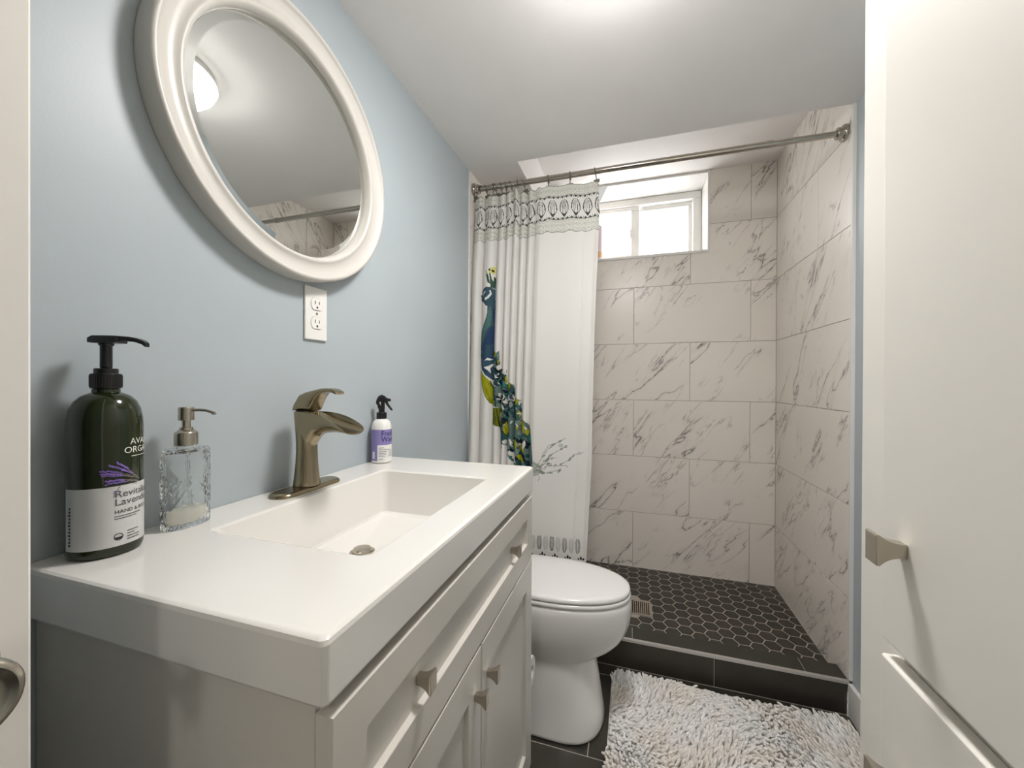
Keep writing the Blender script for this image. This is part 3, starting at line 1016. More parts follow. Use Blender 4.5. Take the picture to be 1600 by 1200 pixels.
for dx, hw, zb, zt2 in ((-0.0165, 0.0085, 0.0015, 0.0040), (-0.0155, 0.0095, 0.0008, 0.0075), (-0.010, 0.0100, 0.0, 0.0100), (0.006, 0.0098, 0.0, 0.0100), (0.020, 0.0085, 0.0005, 0.0098), (0.022, 0.0062, 0.0030, 0.0096),
                        (0.034, 0.0050, 0.0030, 0.0088), (0.044, 0.0044, 0.0010, 0.0066), (0.051, 0.0040, -0.0016, 0.0038), (0.054, 0.0036, -0.0045, 0.0012)):
    rings.append([along(dx, -hw, zh + zb), along(dx, hw, zh + zb), along(dx, hw, zh + zt2 - 0.001), along(dx, hw - 0.001, zh + zt2), along(dx, -hw + 0.001, zh + zt2), along(dx, -hw, zh + zt2 - 0.001)])
pm.loft(rings, cap0=True, cap1=True)
obj('pump', pm, M_BLACKP, bo, 30)

# ------------------------------------------------------------------ clear glass dispenser
M_GLASS = glass('clear_cut_glass', '#fcfdfc', 0.0, 1.30)
M_SOAP = mat('milky_soap', '#f8f5e8', 0.25, var=0.02)
GX, GY = 0.0425, 0.4345
gd = thing('soap_dispenser', 'clear faceted glass soap dispenser with a brushed metal pump, nearly empty', 'soap dispenser', (GX, GY, VZ))
GA, GB, GH = 0.0205, 0.0345, 0.121
NG, MGr = 48, 22
og, ig = [], []
for k in range(MGr + 1):
    z = k / MGr
    ring = []
    for i in range(NG):
        a = 2 * PI * i / NG
        u = 12 * i / NG
        q = z * 5.0
        d1 = abs(((u + q) % 1.0) - 0.5) * 2
        d2 = abs(((u - q) % 1.0) - 0.5) * 2
        rel = -0.0019 * max(d1, d2) ** 3 if 0.02 < z < 0.97 else -0.0012
        s_ = 1.0 if z < 0.95 else 1.0 - 0.05 * ((z - 0.95) / 0.05) ** 2
        ring.append((GX + (GA * s_ + rel) * math.cos(a), GY + (GB * s_ + rel) * math.sin(a), VZ + 0.0004 + GH * z))
    og.append(ring)
gb = MB()
tops = [[(GX + (GA * s) * math.cos(2 * PI * i / NG), GY + (GB * s + (GA - GB) * s * q) * math.sin(2 * PI * i / NG), VZ + GH + h) for i in range(NG)] for s, q, h in ((0.85, 0.1, 0.0015), (0.62, 1.0, 0.002), (0.60, 1.0, 0.006))]
inn = []
for s, z in ((0.50, 0.1265), (0.50, 0.119), (0.82, 0.116), (0.84, 0.110), (0.84, 0.012), (0.78, 0.0075)):
    cc = 1.0 if z > 0.1175 else 0.0
    inn.append([(GX + GA * s * math.cos(2 * PI * i / NG), GY + (GB * s + (GA - GB) * s * cc) * math.sin(2 * PI * i / NG), VZ + z) for i in range(NG)])
gb.loft(og + tops + inn, cap0=True, cap1=True)
obj('glass_body', gb, M_GLASS, gd, 0)
sp_ = []
for s, z in ((0.76, 0.0079), (0.825, 0.0125), (0.825, 0.0270)):
    sp_.append([(GX + GA * s * math.cos(2 * PI * i / 48), GY + GB * s * math.sin(2 * PI * i / 48), VZ + z + (0.0022 * math.sin(3 * 2 * PI * i / 48) if z > 0.02 else 0)) for i in range(48)])
obj('soap', MB().loft(sp_, cap0=True, cap1=True), M_SOAP, gd)
obj('dip_tube', MB().tube([(GX, GY, VZ + 0.1185), (GX + 0.001, GY + 0.002, VZ + 0.06), (GX + 0.003, GY + 0.006, VZ + 0.032)], 0.0022, 10), glass('clear_tube', '#eef0ee', 0.05, 1.2), gd)
zc2 = VZ + 0.1272
pc = MB()
pc.lathe([(0.0, zc2), (0.0150, zc2), (0.0152, zc2 + 0.0008), (0.0152, zc2 + 0.0185), (0.0142, zc2 + 0.0205), (0.0098, zc2 + 0.0238), (0.0090, zc2 + 0.0240), (0.0088, zc2 + 0.0275), (0.0060, zc2 + 0.0280), (0.0058, zc2 + 0.0395)], (GX, GY, 0), 36)
obj('collar', pc, M_NICKEL, gd)
ph = MB()
ph.lathe([(0.0, zc2 + 0.0390), (0.0102, zc2 + 0.0390), (0.0104, zc2 + 0.0396), (0.0104, zc2 + 0.0575), (0.0094, zc2 + 0.0598), (0.0, zc2 + 0.0602)], (GX, GY, 0), 32)
ca, sa = math.cos(math.radians(20)), math.sin(math.radians(20))
ph.tube([(GX + r * ca, GY + r * sa, zc2 + z) for r, z in ((0.006, 0.0550), (0.020, 0.0552), (0.030, 0.0545), (0.038, 0.0520), (0.0425, 0.0500))], [0.0026, 0.0025, 0.0024, 0.0023, 0.0023], 12)
ph.lathe([(0.0, 0.0478), (0.0030, 0.0478), (0.0030, 0.0508), (0.0, 0.0508)], (GX + 0.0425 * ca, GY + 0.0425 * sa, zc2), 12)
obj('pump', ph, M_NICKEL, gd)

# ------------------------------------------------------------------ small spray bottle
M_PURP = mat('violet_label', '#8d83bd', 0.4, var=0.02)
M_NAVY = mat('navy_print', '#23204a', 0.5)
SX, SY, SR = 0.034, 0.948, 0.0275
sb = thing('spray_bottle', 'small white spray bottle with violet label and black trigger on the vanity top', 'spray bottle', (SX, SY, VZ))
obj('body', MB().lathe([(0.0, VZ + 0.0004), (0.0245, VZ + 0.0004), (0.0268, VZ + 0.002), (SR, VZ + 0.006), (SR, VZ + 0.098), (0.0266, VZ + 0.106), (0.0235, VZ + 0.1145), (0.0180, VZ + 0.1205), (0.0135, VZ + 0.1225), (0.0125, VZ + 0.125), (0.0, VZ + 0.125)], (SX, SY, 0), 48), M_WHITEP, sb)
SP = math.radians(-33)
CS = (SX, SY)
pl = MB()
def wpatch(mb, x0, x1, y0, y1, lift, mi=0):
    wrap_bar(mb, x0, x1, y0, y1, CS, SR, SP, VZ, lift, mi)
wpatch(pl, -0.062, 0.040, 0.0515, 0.0945, 0.0003)
wpatch(pl, -0.062, -0.0215, 0.0075, 0.0515, 0.0003)
obj('label', pl, M_PURP, sb)
wl = MB()
wpatch(wl, -0.0375, -0.0300, 0.0135, 0.033, 0.0006)
wpatch(wl, -0.0215, 0.040, 0.0035, 0.0515, 0.0003)
obj('white_panel', wl, M_WHITEP, sb)
ink = MB()
vs, fs = text_flat('Fresh', 0.0205); wrap(ink, vs, fs, CS, SR, SP - 0.0115 / SR, VZ + 0.0770, 0.0008, 0.9)
vs, fs = text_flat('Wave', 0.0205); wrap(ink, vs, fs, CS, SR, SP - 0.0115 / SR, VZ + 0.0605, 0.0008, 0.9)
vs, fs = text_flat('Odor Removing', 0.0052); wrap(ink, vs, fs, CS, SR, SP - 0.018 / SR, VZ + 0.0375, 0.0008)
for k, (a, ln) in enumerate(((0.0435, 0.014), (0.0330, 0.022), (0.0285, 0.020), (0.0240, 0.021), (0.0195, 0.017), (0.0120, 0.012))):
    wpatch(ink, -0.018, -0.018 + ln, a, a + 0.0010, 0.0007)
for k in range(4):
    wpatch(ink, 0.009, 0.024, 0.0330 - 0.0045 * k, 0.0339 - 0.0045 * k, 0.0007)
obj('lettering', ink, M_NAVY, sb, 0)
tg = MB()
zs = VZ + 0.1235
tg.lathe([(0.0, zs), (0.0138, zs), (0.0140, zs + 0.001), (0.0140, zs + 0.0165), (0.0128, zs + 0.0180), (0.0085, zs + 0.0185), (0.0078, zs + 0.030), (0.0, zs + 0.030)], (SX, SY, 0), 32)
obj('collar', tg, M_BLACKP, sb)
TD = math.radians(8)
def ta(dx, dy, z):
    return (SX + dx * math.cos(TD) - dy * math.sin(TD), SY + dx * math.sin(TD) + dy * math.cos(TD), zs + z)
hdm = MB()
rings = []
for dx, z, hw, hh in ((-0.0150, 0.0440, 0.0050, 0.0040), (-0.0135, 0.0490, 0.0065, 0.0075), (-0.0085, 0.0555, 0.0075, 0.0095), (0.0, 0.0585, 0.0078, 0.0098), (0.0085, 0.0575, 0.0070, 0.0078), (0.0150, 0.0545, 0.0055, 0.0050), (0.0210, 0.0535, 0.0048, 0.0042), (0.0265, 0.0530, 0.0045, 0.0040)):
    rings.append([ta(dx, hw * math.cos(2 * PI * i / 14), z + hh * math.sin(2 * PI * i / 14)) for i in range(14)])
hdm.loft(rings, cap0=True, cap1=True)
hdm.tube([ta(-0.0125, 0, 0.046), ta(-0.0085, 0, 0.037), ta(-0.0055, 0, 0.028)], [0.004, 0.0045, 0.005], 10)
hdm.tube([ta(0.003, 0, 0.053), ta(0.0035, 0, 0.040), ta(0.003, 0, 0.028)], [0.0058, 0.0058, 0.0062], 10)
obj('spray_head', hdm, M_BLACKP, sb, 45)
tr = MB()
tr.tube([ta(0.0125, 0, 0.0515), ta(0.0165, 0, 0.0430), ta(0.0225, 0, 0.0350), ta(0.0290, 0, 0.0275), ta(0.0325, 0, 0.0240)], [0.0040, 0.0040, 0.0036, 0.0030, 0.0020], 10)
obj('trigger', tr, M_BLACKP, sb, 45)
# ------------------------------------------------------------------ toilet
TY = 1.365
to = thing('toilet', 'white two piece toilet with closed lid between the vanity and the shower', 'toilet', (0.40, TY, 0.0))


def egg(xf, xb, b, z, xc=0.43, n=64, pf=0.92, pb=0.62):
    out = []
    for i in range(n):
        t = 2 * PI * i / n
        c, s = math.cos(t), math.sin(t)
        p = pf if c > 0 else pb
        x = xc + ((xf - xc) if c > 0 else (xc - xb)) * math.copysign(abs(c) ** p, c)
        out.append((x, TY + b * math.copysign(abs(s) ** (0.92 if c > 0 else 0.8), s), z))
    return out


bw = [egg(0.626, 0.15, 0.146, 0.0005, 0.46, pf=0.6), egg(0.630, 0.15, 0.149, 0.005, 0.46, pf=0.6), egg(0.630, 0.15, 0.149, 0.014, 0.46, pf=0.6), egg(0.624, 0.15, 0.141, 0.050, 0.455, pf=0.66), egg(0.615, 0.15, 0.133, 0.110, 0.45, pf=0.70),
      egg(0.606, 0.15, 0.127, 0.170, 0.44, pf=0.72), egg(0.600, 0.15, 0.123, 0.210, 0.43, pf=0.74), egg(0.602, 0.15, 0.122, 0.225, 0.43, pf=0.76), egg(0.614, 0.15, 0.1235, 0.236, 0.43, pf=0.8), egg(0.640, 0.15, 0.127, 0.2475, 0.43, pf=0.84),
      egg(0.664, 0.15, 0.132, 0.262, 0.43), egg(0.687, 0.15, 0.139, 0.286, 0.43), egg(0.704, 0.15, 0.146, 0.316, 0.43), egg(0.714, 0.15, 0.1505, 0.348, 0.43), egg(0.7185, 0.15, 0.1525, 0.378, 0.43),
      egg(0.7185, 0.15, 0.1525, 0.402, 0.43), egg(0.716, 0.152, 0.151, 0.416, 0.43), egg(0.711, 0.155, 0.147, 0.4235, 0.43), egg(0.703, 0.16, 0.142, 0.4255, 0.43)]
obj('bowl', MB().loft(bw, cap0=True, cap1=True), M_CERAMIC, to, 60)
M_SEAT = mat('white_seat_plastic', '#efedea', 0.16, var=0.005, coat=0.2)
se = [egg(0.712, 0.225, 0.148, 0.4275), egg(0.715, 0.223, 0.1505, 0.4290), egg(0.716, 0.222, 0.1512, 0.434), egg(0.714, 0.223, 0.1497, 0.4395), egg(0.709, 0.226, 0.1455, 0.4412)]
obj('seat', MB().loft(se, cap0=True, cap1=True), M_SEAT, to, 60)
ld = [egg(0.708, 0.225, 0.1455, 0.4440), egg(0.7125, 0.222, 0.1492, 0.4452), egg(0.7135, 0.221, 0.1500, 0.4490), egg(0.7125, 0.222, 0.1492, 0.4545), egg(0.707, 0.226, 0.1450, 0.4590), egg(0.690, 0.236, 0.1330, 0.4622), egg(0.640, 0.265, 0.105, 0.4645), egg(0.55, 0.32, 0.055, 0.4658)]
obj('lid', MB().loft(ld, cap0=True, cap1=True), M_SEAT, to, 60)
for hy in (TY - 0.085, TY + 0.055):
    obj('hinge', MB().box((0.205, hy, 0.4262), (0.2205, hy + 0.03, 0.448), 0.004), M_SEAT, to)
tk = [rrect(0.030, 0.185, TY - 0.17, TY + 0.17, 0.03, 0.4265), rrect(0.025, 0.195, TY - 0.185, TY + 0.185, 0.032, 0.46), rrect(0.020, 0.200, TY - 0.195, TY + 0.195, 0.032, 0.735)]
obj('tank', MB().loft(tk, cap0=True, cap1=True), M_CERAMIC, to, 50)
tl = [rrect(0.016, 0.205, TY - 0.20, TY + 0.20, 0.034, 0.7355), rrect(0.014, 0.207, TY - 0.202, TY + 0.202, 0.034, 0.742), rrect(0.014, 0.207, TY - 0.202, TY + 0.202, 0.034, 0.756), rrect(0.020, 0.201, TY - 0.196, TY + 0.196, 0.03, 0.762)]
obj('tank_lid', MB().loft(tl, cap0=True, cap1=True), M_CERAMIC, to, 50)
obj('flush_lever', MB().lathe([(0.0, 0.2), (0.012, 0.2), (0.012, 0.208), (0.0, 0.209)], (0.0, TY - 0.14, 0.69), 16, 'x').tube([(0.207, TY - 0.14, 0.69), (0.216, TY - 0.12, 0.688), (0.216, TY - 0.075, 0.682)], 0.005, 10), M_NICKEL, to)

# paper roll on the far side of the vanity
hd_ = thing('toilet_paper_holder', 'small metal paper holder on the far side of the vanity', 'paper holder', (0.40, 1.018, 0.335))
hm = MB()
hm.lathe([(0.0, 1.0185), (0.018, 1.0185), (0.018, 1.0245), (0.0, 1.0245)], (0.345, 0, 0.335), 20, 'y')
hm.tube([(0.345, 1.024, 0.335), (0.345, 1.060, 0.335), (0.347, 1.066, 0.335), (0.352, 1.068, 0.335), (0.447, 1.068, 0.335)], 0.005, 10)
obj('arm', hm, M_NICKEL, hd_)
rg = []
for r, h in ((0.0175, 0.350), (0.040, 0.350), (0.0405, 0.352), (0.0405, 0.446), (0.040, 0.448), (0.0175, 0.448)):
    rg.append([(h, 1.068 + r * math.cos(2 * PI * i / 40), 0.3225 + r * math.sin(2 * PI * i / 40)) for i in range(40)])
tag(obj('toilet_paper_roll', MB().loft(rg, loop=True), M_PAPER), 'white toilet paper roll just showing past the far edge of the vanity', 'toilet paper')

# ------------------------------------------------------------------ shower rod, hooks, curtain
ZR, YR = 2.0385, 1.674
rd = thing('shower_rod', 'brushed steel telescoping shower rod across the front of the shower', 'curtain rod', (0.72, YR, ZR))
obj('tube', MB().lathe([(0.0, 0.028), (0.0122, 0.028), (0.0122, 1.19), (0.0128, 1.191), (0.0128, 1.2125), (0.0122, 1.2135), (0.0, 1.2136)], (0, YR, ZR), 28, 'x'), M_STEEL, rd)
sl = MB().lathe([(0.0, 1.2137), (0.0108, 1.2137), (0.0108, 1.412), (0.0, 1.412)], (0, YR, ZR), 28, 'x')
for k in range(3):
    sl.torus((1.195 + 0.006 * k, YR, ZR), 0.0126, 0.0010, 'x', 28, 6)
obj('inner_tube', sl, M_STEEL, rd)
for nm, xa, s in (('flange', 0.0075, 1), ('flange', XR - 0.0005, -1)):
    pr = [(0.0, 0.0), (0.027, 0.0), (0.0285, 0.002), (0.0285, 0.008), (0.0265, 0.011), (0.0215, 0.012), (0.0205, 0.014), (0.0205, 0.026), (0.0190, 0.0285), (0.0125, 0.0292), (0.0, 0.0292)]
    obj(nm, MB().lathe([(r, s * h) for r, h in pr], (xa, YR, ZR), 32, 'x'), M_STEEL, rd)

HX = [0.040, 0.0672, 0.1047, 0.114, 0.1418, 0.1632, 0.189, 0.2206, 0.2474, 0.3609, 0.4562, 0.5616]
ORD = ['first', 'second', 'third', 'fourth', 'fifth', 'sixth', 'seventh', 'eighth', 'ninth']
hk = thing('curtain_hook', 'first curtain hook from the left wall, in the bunched curtain', 'curtain hook', (HX[0], YR, ZR), 'metal curtain hooks on the shower rod')
rb = MB()
pts = []
for k in range(15):
    a = math.radians(-60 + 290 * k / 14)
    pts.append((HX[0], YR + 0.0158 * math.cos(a), ZR + 0.0158 * math.sin(a) - 0.002))
pts += [(HX[0], YR - 0.0120, ZR - 0.024), (HX[0], YR - 0.0085, ZR - 0.0415)]
rb.tube(pts, 0.0021, 8)
M_HOOK = mat('dark_satin_metal', '#7d776d', 0.32, 1.0)
obj('wire_ring', rb, M_HOOK, hk)
cl_ = MB()
cl_.box((HX[0] - 0.0120, YR - 0.0125, ZR - 0.0530), (HX[0] + 0.0120, YR - 0.0035, ZR - 0.0405), 0.001)
cl_.box((HX[0] - 0.0060, YR - 0.0130, ZR - 0.0660), (HX[0] + 0.0060, YR - 0.0030, ZR - 0.0525), 0.001)
obj('clip', cl_, M_HOOK, hk)
TILT = [0.35, -0.30, -0.12, -0.28, -0.22, -0.25, -0.26, 0.10, -0.30, -0.06, -0.03, -0.16]
hk.rotation_euler.y = TILT[0]
for k in range(1, 12):
    if k < 9:
        lab = ORD[k] + ' curtain hook from the left wall, in the bunched curtain'
    else:
        lab = ('third curtain hook from the right, left end of the flat curtain part', 'second curtain hook from the right, on the flat curtain part', 'rightmost curtain hook at the curtain edge by the window')[k - 9]
    c_ = dup_tree(hk, (HX[k], YR, ZR), lab)
    c_.rotation_euler.y = TILT[k]

# ---- curtain cloth: dense sheet, printed pattern as a colour attribute of the fabric
ART = {
'head':[(65,1513),(64,1535),(69,1550),(79,1563),(96,1569),(114,1566),(128,1560),(129,1500),(128,1407),(130,1307),(134,1253),(68,1254),(65,1285),(65,1312),(67,1351),(72,1374),(82,1397),(94,1420),(102,1447),(104,1470),(103,1484),(93,1488),(80,1503)],
'neckgreen':[(106,1470),(116,1485),(120,1446),(117,1400),(95,1370),(84,1319),(71,1308),(71,1351),(82,1389),(100,1424)],
'navy':[(127,1399),(130,1326),(117,1307),(84,1294),(76,1308),(96,1346),(111,1384)],
'navy2':[(122,1469),(128,1484),(129,1407),(123,1415)],
'eye1':[(71,1531),(79,1546),(90,1553),(92,1549),(82,1540)],
'eye2':[(87,1522),(98,1523),(112,1540),(109,1554),(114,1553),(119,1537),(109,1520),(94,1510),(88,1513)],
'crest1':[(101,1587),(87,1641),(92,1645),(103,1622),(112,1584)],
'crest2':[(114,1565),(107,1630),(111,1635),(118,1602),(123,1595),(124,1617),(130,1612),(133,1597),(128,1564)],
'tips':[(87,1641),(96,1644),(99,1626),(91,1627)],
'tips2':[(104,1650),(112,1655),(129,1663),(132,1640),(123,1625),(107,1634)],
'dot1':[(103,1649),(110,1652),(111,1641),(105,1640)],
'dot2':[(115,1646),(125,1646),(126,1636),(118,1636)],
'body':[(65,1312),(130,1310),(133,1152),(127,1152),(118,1162),(97,1179),(78,1200),(71,1225),(67,1264)],
'wing':[(72,1198),(92,1176),(118,1152),(127,1124),(129,1050),(120,1052),(104,1076),(85,1114),(74,1152)],
'wing2':[(128,1033),(163,1034),(164,951),(147,955),(130,962)],
'mosaic':[(130,1286),(146,1274),(158,1284),(162,1207),(192,1200),(194,1138),(208,1146),(226,1134),(229,1082),(258,1069),(260,994),(289,972),(302,945),(314,831),(316,754),(239,748),(234,789),(219,811),(199,833),(193,866),(168,883),(166,949),(163,1034),(129,1043),(127,1152),(133,1157)],
'w1':[(90,1239),(106,1253),(126,1248),(116,1241),(103,1244)],
'w2':[(88,1212),(111,1217),(126,1229),(129,1222),(117,1207),(120,1184),(109,1198)],
'plume':[(309,819),(349,799),(355,767),(330,752),(310,750)],
}
STROKES=[[(313,759),(348,816),(376,861),(400,884),(455,916)],[(330,771),(363,811),(384,834),(406,852),(460,884)],[(324,765),(357,794),(379,823),(412,833)],[(341,766),(385,802),(423,799),(472,829)],[(352,767),(385,767),(399,770)],[(385,769),(413,779),(434,781)],[(472,834),(488,846),(519,858)],[(349,799),(379,807),(396,797)],[(341,755),(347,745),(338,731)],[(357,843),(384,883),(411,892)],[(434,800),(456,804),(464,796)],[(312,808),(346,794),(349,767)]]


def smooth(a, b, x):
    t = np.clip((x - a) / (b - a), 0, 1)
    return t * t * (3 - 2 * t)


NS, NZ = 330, 900
FOLDS = [0.0, 0.062, 0.1244, 0.1638, 0.1937, 0.2263, 0.2585, 0.2932]
FOLDS_S = [(x - 0.012) / 0.548 for x in FOLDS[1:]]
ss = np.linspace(0, 1, NS)
tt = np.linspace(0, 1, NZ)
Sg, Tg = np.meshgrid(ss, tt)                       # rows run from top to bottom
# top edge hangs from the hooks
ztop = np.full(NS, 1.992)
hx_s = np.array([(x - 0.012) / 0.563 for x in HX])
for k in range(9, 11):
    m_ = (ss > hx_s[k]) & (ss < hx_s[k + 1])
    u_ = (ss - hx_s[k]) / (hx_s[k + 1] - hx_s[k])
    ztop = np.where(m_, ztop - 0.005 * np.sin(PI * np.clip(u_, 0, 1)), ztop)
ztop = ztop - 0.007 * (ss > hx_s[9]) * smooth(hx_s[9], 1, ss)
ztop = np.where(ss < hx_s[9], ztop - 0.008 * np.abs(np.sin(ss * 46)) - 0.006 * (ss < 0.3), ztop)
ztop = np.where((ss > 0.325) & (ss < 0.375), 2.002, ztop)
ztop = np.where((ss > 0.385) & (ss < 0.50), 1.978, ztop)
ker = np.ones(7) / 7
ztop = np.convolve(np.pad(ztop, 3, mode='edge'), ker, 'valid')
zbot = 0.155
Zg = ztop[None, :] + (zbot - ztop[None, :]) * Tg
xr = np.interp(Zg, [0.15, 0.43, 0.82, 1.0, 1.4, 1.54, 1.865, 1.976, 2.0], [0.536, 0.541, 0.5585, 0.5600, 0.5668, 0.571, 0.583, 0.575, 0.573])
xl = np.interp(Zg, [0.15, 0.9, 1.6, 2.0], [0.012, 0.012, 0.014, 0.022])
Xg = xl + (xr - xl) * Sg
ybase = np.minimum(1.674 - 0.04 * (2 - Zg), 1.672) - 0.010
# fold profile in s
fold = np.zeros(NS)
ed = [0.0] + FOLDS_S
for k in range(len(ed) - 1):
    m_ = (ss >= ed[k]) & (ss < ed[k + 1])
    u_ = (ss - ed[k]) / (ed[k + 1] - ed[k])
    w_ = min(1.0, (ed[k + 1] - ed[k]) / 0.10)
    prof_ = np.sin(PI * np.clip(u_, 0, 1) ** 1.25) ** 0.55
    fold = np.where(m_, 0.034 * (0.62 + 0.38 * w_) * prof_, fold)
m_ = ss >= ed[-1]
u_ = np.clip((ss - ed[-1]) / (1 - ed[-1]), 0, 1)
flat = 0.026 * np.clip(u_ / 0.10, 0, 1) ** 0.5 * (1 - 0.55 * u_) + 0.0022 * np.sin(u_ * 13.0)
flat = flat - 0.0028 * np.exp(-((u_ - 0.785) / 0.012) ** 2) + 0.003 * smooth(0.79, 0.86, u_) - 0.012 * smooth(0.93, 1.0, u_)
fold = np.where(m_, flat, fold)
amp = 0.85 + 0.15 * smooth(0.0, 0.25, Tg)
Yg = ybase - fold[None, :] * amp + 0.0016 * np.sin(Zg * 7 + Sg * 9)
Yg += 0.004 * np.sin(Sg * 60) * np.exp(-Tg * 9) * (Sg < 0.5)

# ---- print colours (sRGB), painted in order
C = np.empty((NZ, NS, 3))
C[:] = (0.905, 0.895, 0.875)


def hexc(h):
    return np.array([int(h[i:i + 2], 16) / 255 for i in (1, 3, 5)])


def inside(poly, X, Z):
    r = np.zeros(X.shape, bool)
    p = np.array(poly, float)
    j = len(p) - 1
    for i in range(len(p)):
        xi, zi, xj, zj = p[i, 0], p[i, 1], p[j, 0], p[j, 1]
        if zi != zj:
            r ^= ((zi > Z) != (zj > Z)) & (X < (xj - xi) * (Z - zi) / (zj - zi) + xi)
        j = i
    return r


def paint(mask, col, a=1.0):
    C[mask] = C[mask] * (1 - a) + (hexc(col) if isinstance(col, str) else np.array(col)) * a


XM, ZM = Xg * 1000, Zg * 1000                     # millimetres on the cloth


def fill(poly, col, a=1.0):
    m = inside(poly, XM, ZM)
    paint(m, col, a)
    return m


def stroke(pts, w, col, a=1.0):
    for (x0, z0), (x1, z1) in zip(pts[:-1], pts[1:]):
        dx, dz = x1 - x0, z1 - z0
        L2 = max(dx * dx + dz * dz, 1e-6)
        t = np.clip(((XM - x0) * dx + (ZM - z0) * dz) / L2, 0, 1)
        d = np.hypot(XM - x0 - t * dx, ZM - z0 - t * dz)
        paint(d < w, col, a)


def leaf(x, z, L, w, ang, col, out=None, clip_=None, a=1.0):
    c_, s_ = math.cos(ang), math.sin(ang)
    u = ((XM - x) * c_ + (ZM - z) * s_) / L
    v_ = (-(XM - x) * s_ + (ZM - z) * c_) / w
    q = np.abs(v_) - (1 - u * u)
    m = (q < 0) & (np.abs(u) < 1)
    if clip_ is not None:
        m &= clip_
    if out:
        e = (np.abs(v_) * w - (1 - np.minimum(u * u, 1.0)) * w < 1.1) & (np.abs(u) < 1.08)
        if clip_ is not None:
            e &= clip_
        paint(e, out)
    paint(m, col, a)


# peacock
rg_ = random.Random(11)
fill(ART['head'], '#3d5863')
fill(ART['neckgreen'], '#557a71', 0.8)
fill(ART['navy'], '#2f4263')
fill(ART['navy2'], '#2f4263')
pts = ART['head']
stroke(pts[:1] + pts[1:6], 1.2, '#1d3a44')
stroke([pts[k] for k in range(len(pts) - 12, len(pts))] + [pts[0]], 1.1, '#24464f')
for k in ('eye1', 'eye2'):
    fill(ART[k], '#e4e7e6')
for k in ('crest1', 'crest2'):
    fill(ART[k], '#3d5a4a')
for k in ('tips', 'tips2'):
    fill(ART[k], '#d6d479', 0.85)
for k in ('dot1', 'dot2'):
    fill(ART[k], '#2d2f12')
bm_ = fill(ART['body'], '#385263')
for k in range(26):
    leaf(rg_.uniform(58, 128), rg_.uniform(1150, 1310), rg_.uniform(8, 18), rg_.uniform(3, 6), rg_.uniform(0, 3), rg_.choice(['#2f4263', '#4d7480', '#24445a', '#527f86', '#2b3d66']), None, bm_, 0.85)
fill(ART['w1'], '#e6e6e2')
fill(ART['w2'], '#e6e6e2')
wm = fill(ART['wing'], '#a3a421')
for k in range(7):
    leaf(rg_.uniform(75, 120), rg_.uniform(1060, 1170), 16, 4, 2.1, '#7c8214', None, wm, 0.7)
stroke(ART['wing'][3:] + ART['wing'][:1], 1.0, '#33360f')
mm_ = fill(ART['mosaic'], '#627773')
PAL = ['#2f5254', '#3d6c66', '#1f343a', '#1a2730', '#728d88', '#2b425a', '#22504e', '#566c68', '#14202a', '#3b7a71', '#dedcd4', '#15222a', '#33605b', '#dcd9d2', '#8a9490']
xs_ = np.array([p[0] for p in ART['mosaic']]); zs_ = np.array([p[1] for p in ART['mosaic']])
for k in range(330):
    x_, z_ = rg_.uniform(xs_.min(), xs_.max()), rg_.uniform(zs_.min(), zs_.max())
    cc_ = rg_.choice(PAL)
    if rg_.random() < 0.05:
        cc_ = '#a9a81f'
    leaf(x_, z_, rg_.uniform(11, 26), rg_.uniform(5, 10), rg_.uniform(-1.9, -0.4), cc_, '#16242a' if rg_.random() < 0.55 else None, mm_)
for k in range(60):
    x_, z_ = rg_.uniform(xs_.min(), xs_.max()), rg_.uniform(960, zs_.max())
    leaf(x_, z_, rg_.uniform(5, 12), rg_.uniform(1.5, 3), rg_.uniform(-2.4, 0.2), '#e3e2da', None, mm_)
for (x_, z_, l_, w_, a_) in ((205, 1128, 16, 7, 1.2), (240, 1065, 20, 8, 1.3), (268, 960, 34, 9, -1.4), (198, 950, 26, 9, -1.3), (238, 880, 22, 7, -1.5), (262, 820, 22, 9, -0.9), (272, 760, 16, 9, 0.4), (172, 1010, 12, 5, -1.2)):
    leaf(x_, z_, l_, w_, a_, '#b2ae22', '#3a3c10', mm_)
w2m = fill(ART['wing2'], '#6d7416')
for k in range(6):
    leaf(rg_.uniform(112, 148), rg_.uniform(950, 1030), 20, 5, 1.5, rg_.choice(['#8f951c', '#4b5212']), None, w2m, 0.7)
# black quills along the lower wing edge
stroke([(118, 1150), (150, 1036), (176, 860)], 1.6, '#12191d')

# grey plume
fill(ART['plume'], '#8d958a', 0.55)
for p in STROKES:
    stroke(p, 1.0, '#767b72', 0.85)
for p in STROKES[:8]:
    for k in range(len(p) - 1):
        for q in range(3):
            u = rg_.random()
            x_ = p[k][0] + (p[k + 1][0] - p[k][0]) * u
            z_ = p[k][1] + (p[k + 1][1] - p[k][1]) * u
            if rg_.random() < 0.62:
                leaf(x_, z_, rg_.uniform(6, 11), rg_.uniform(2.2, 4), rg_.uniform(-0.5, 1.2), rg_.choice(['#a9ada3', '#8b9087', '#c5c8c0']), '#787d74' if rg_.random() < 0.5 else None)
leaf(434, 884, 11, 5, 0.15, '#cfd0cb', '#70746c')

# borders at the head of the curtain
D = ztop[None, :] * 1000 - ZM                      # distance below the top edge, mm
P = np.broadcast_to(ss[None, :] * 560.0 * 1.0, D.shape)
P = P + np.where(Sg < 0.5, (Sg - 0.5) * 240, 0)    # gathered cloth carries more pattern


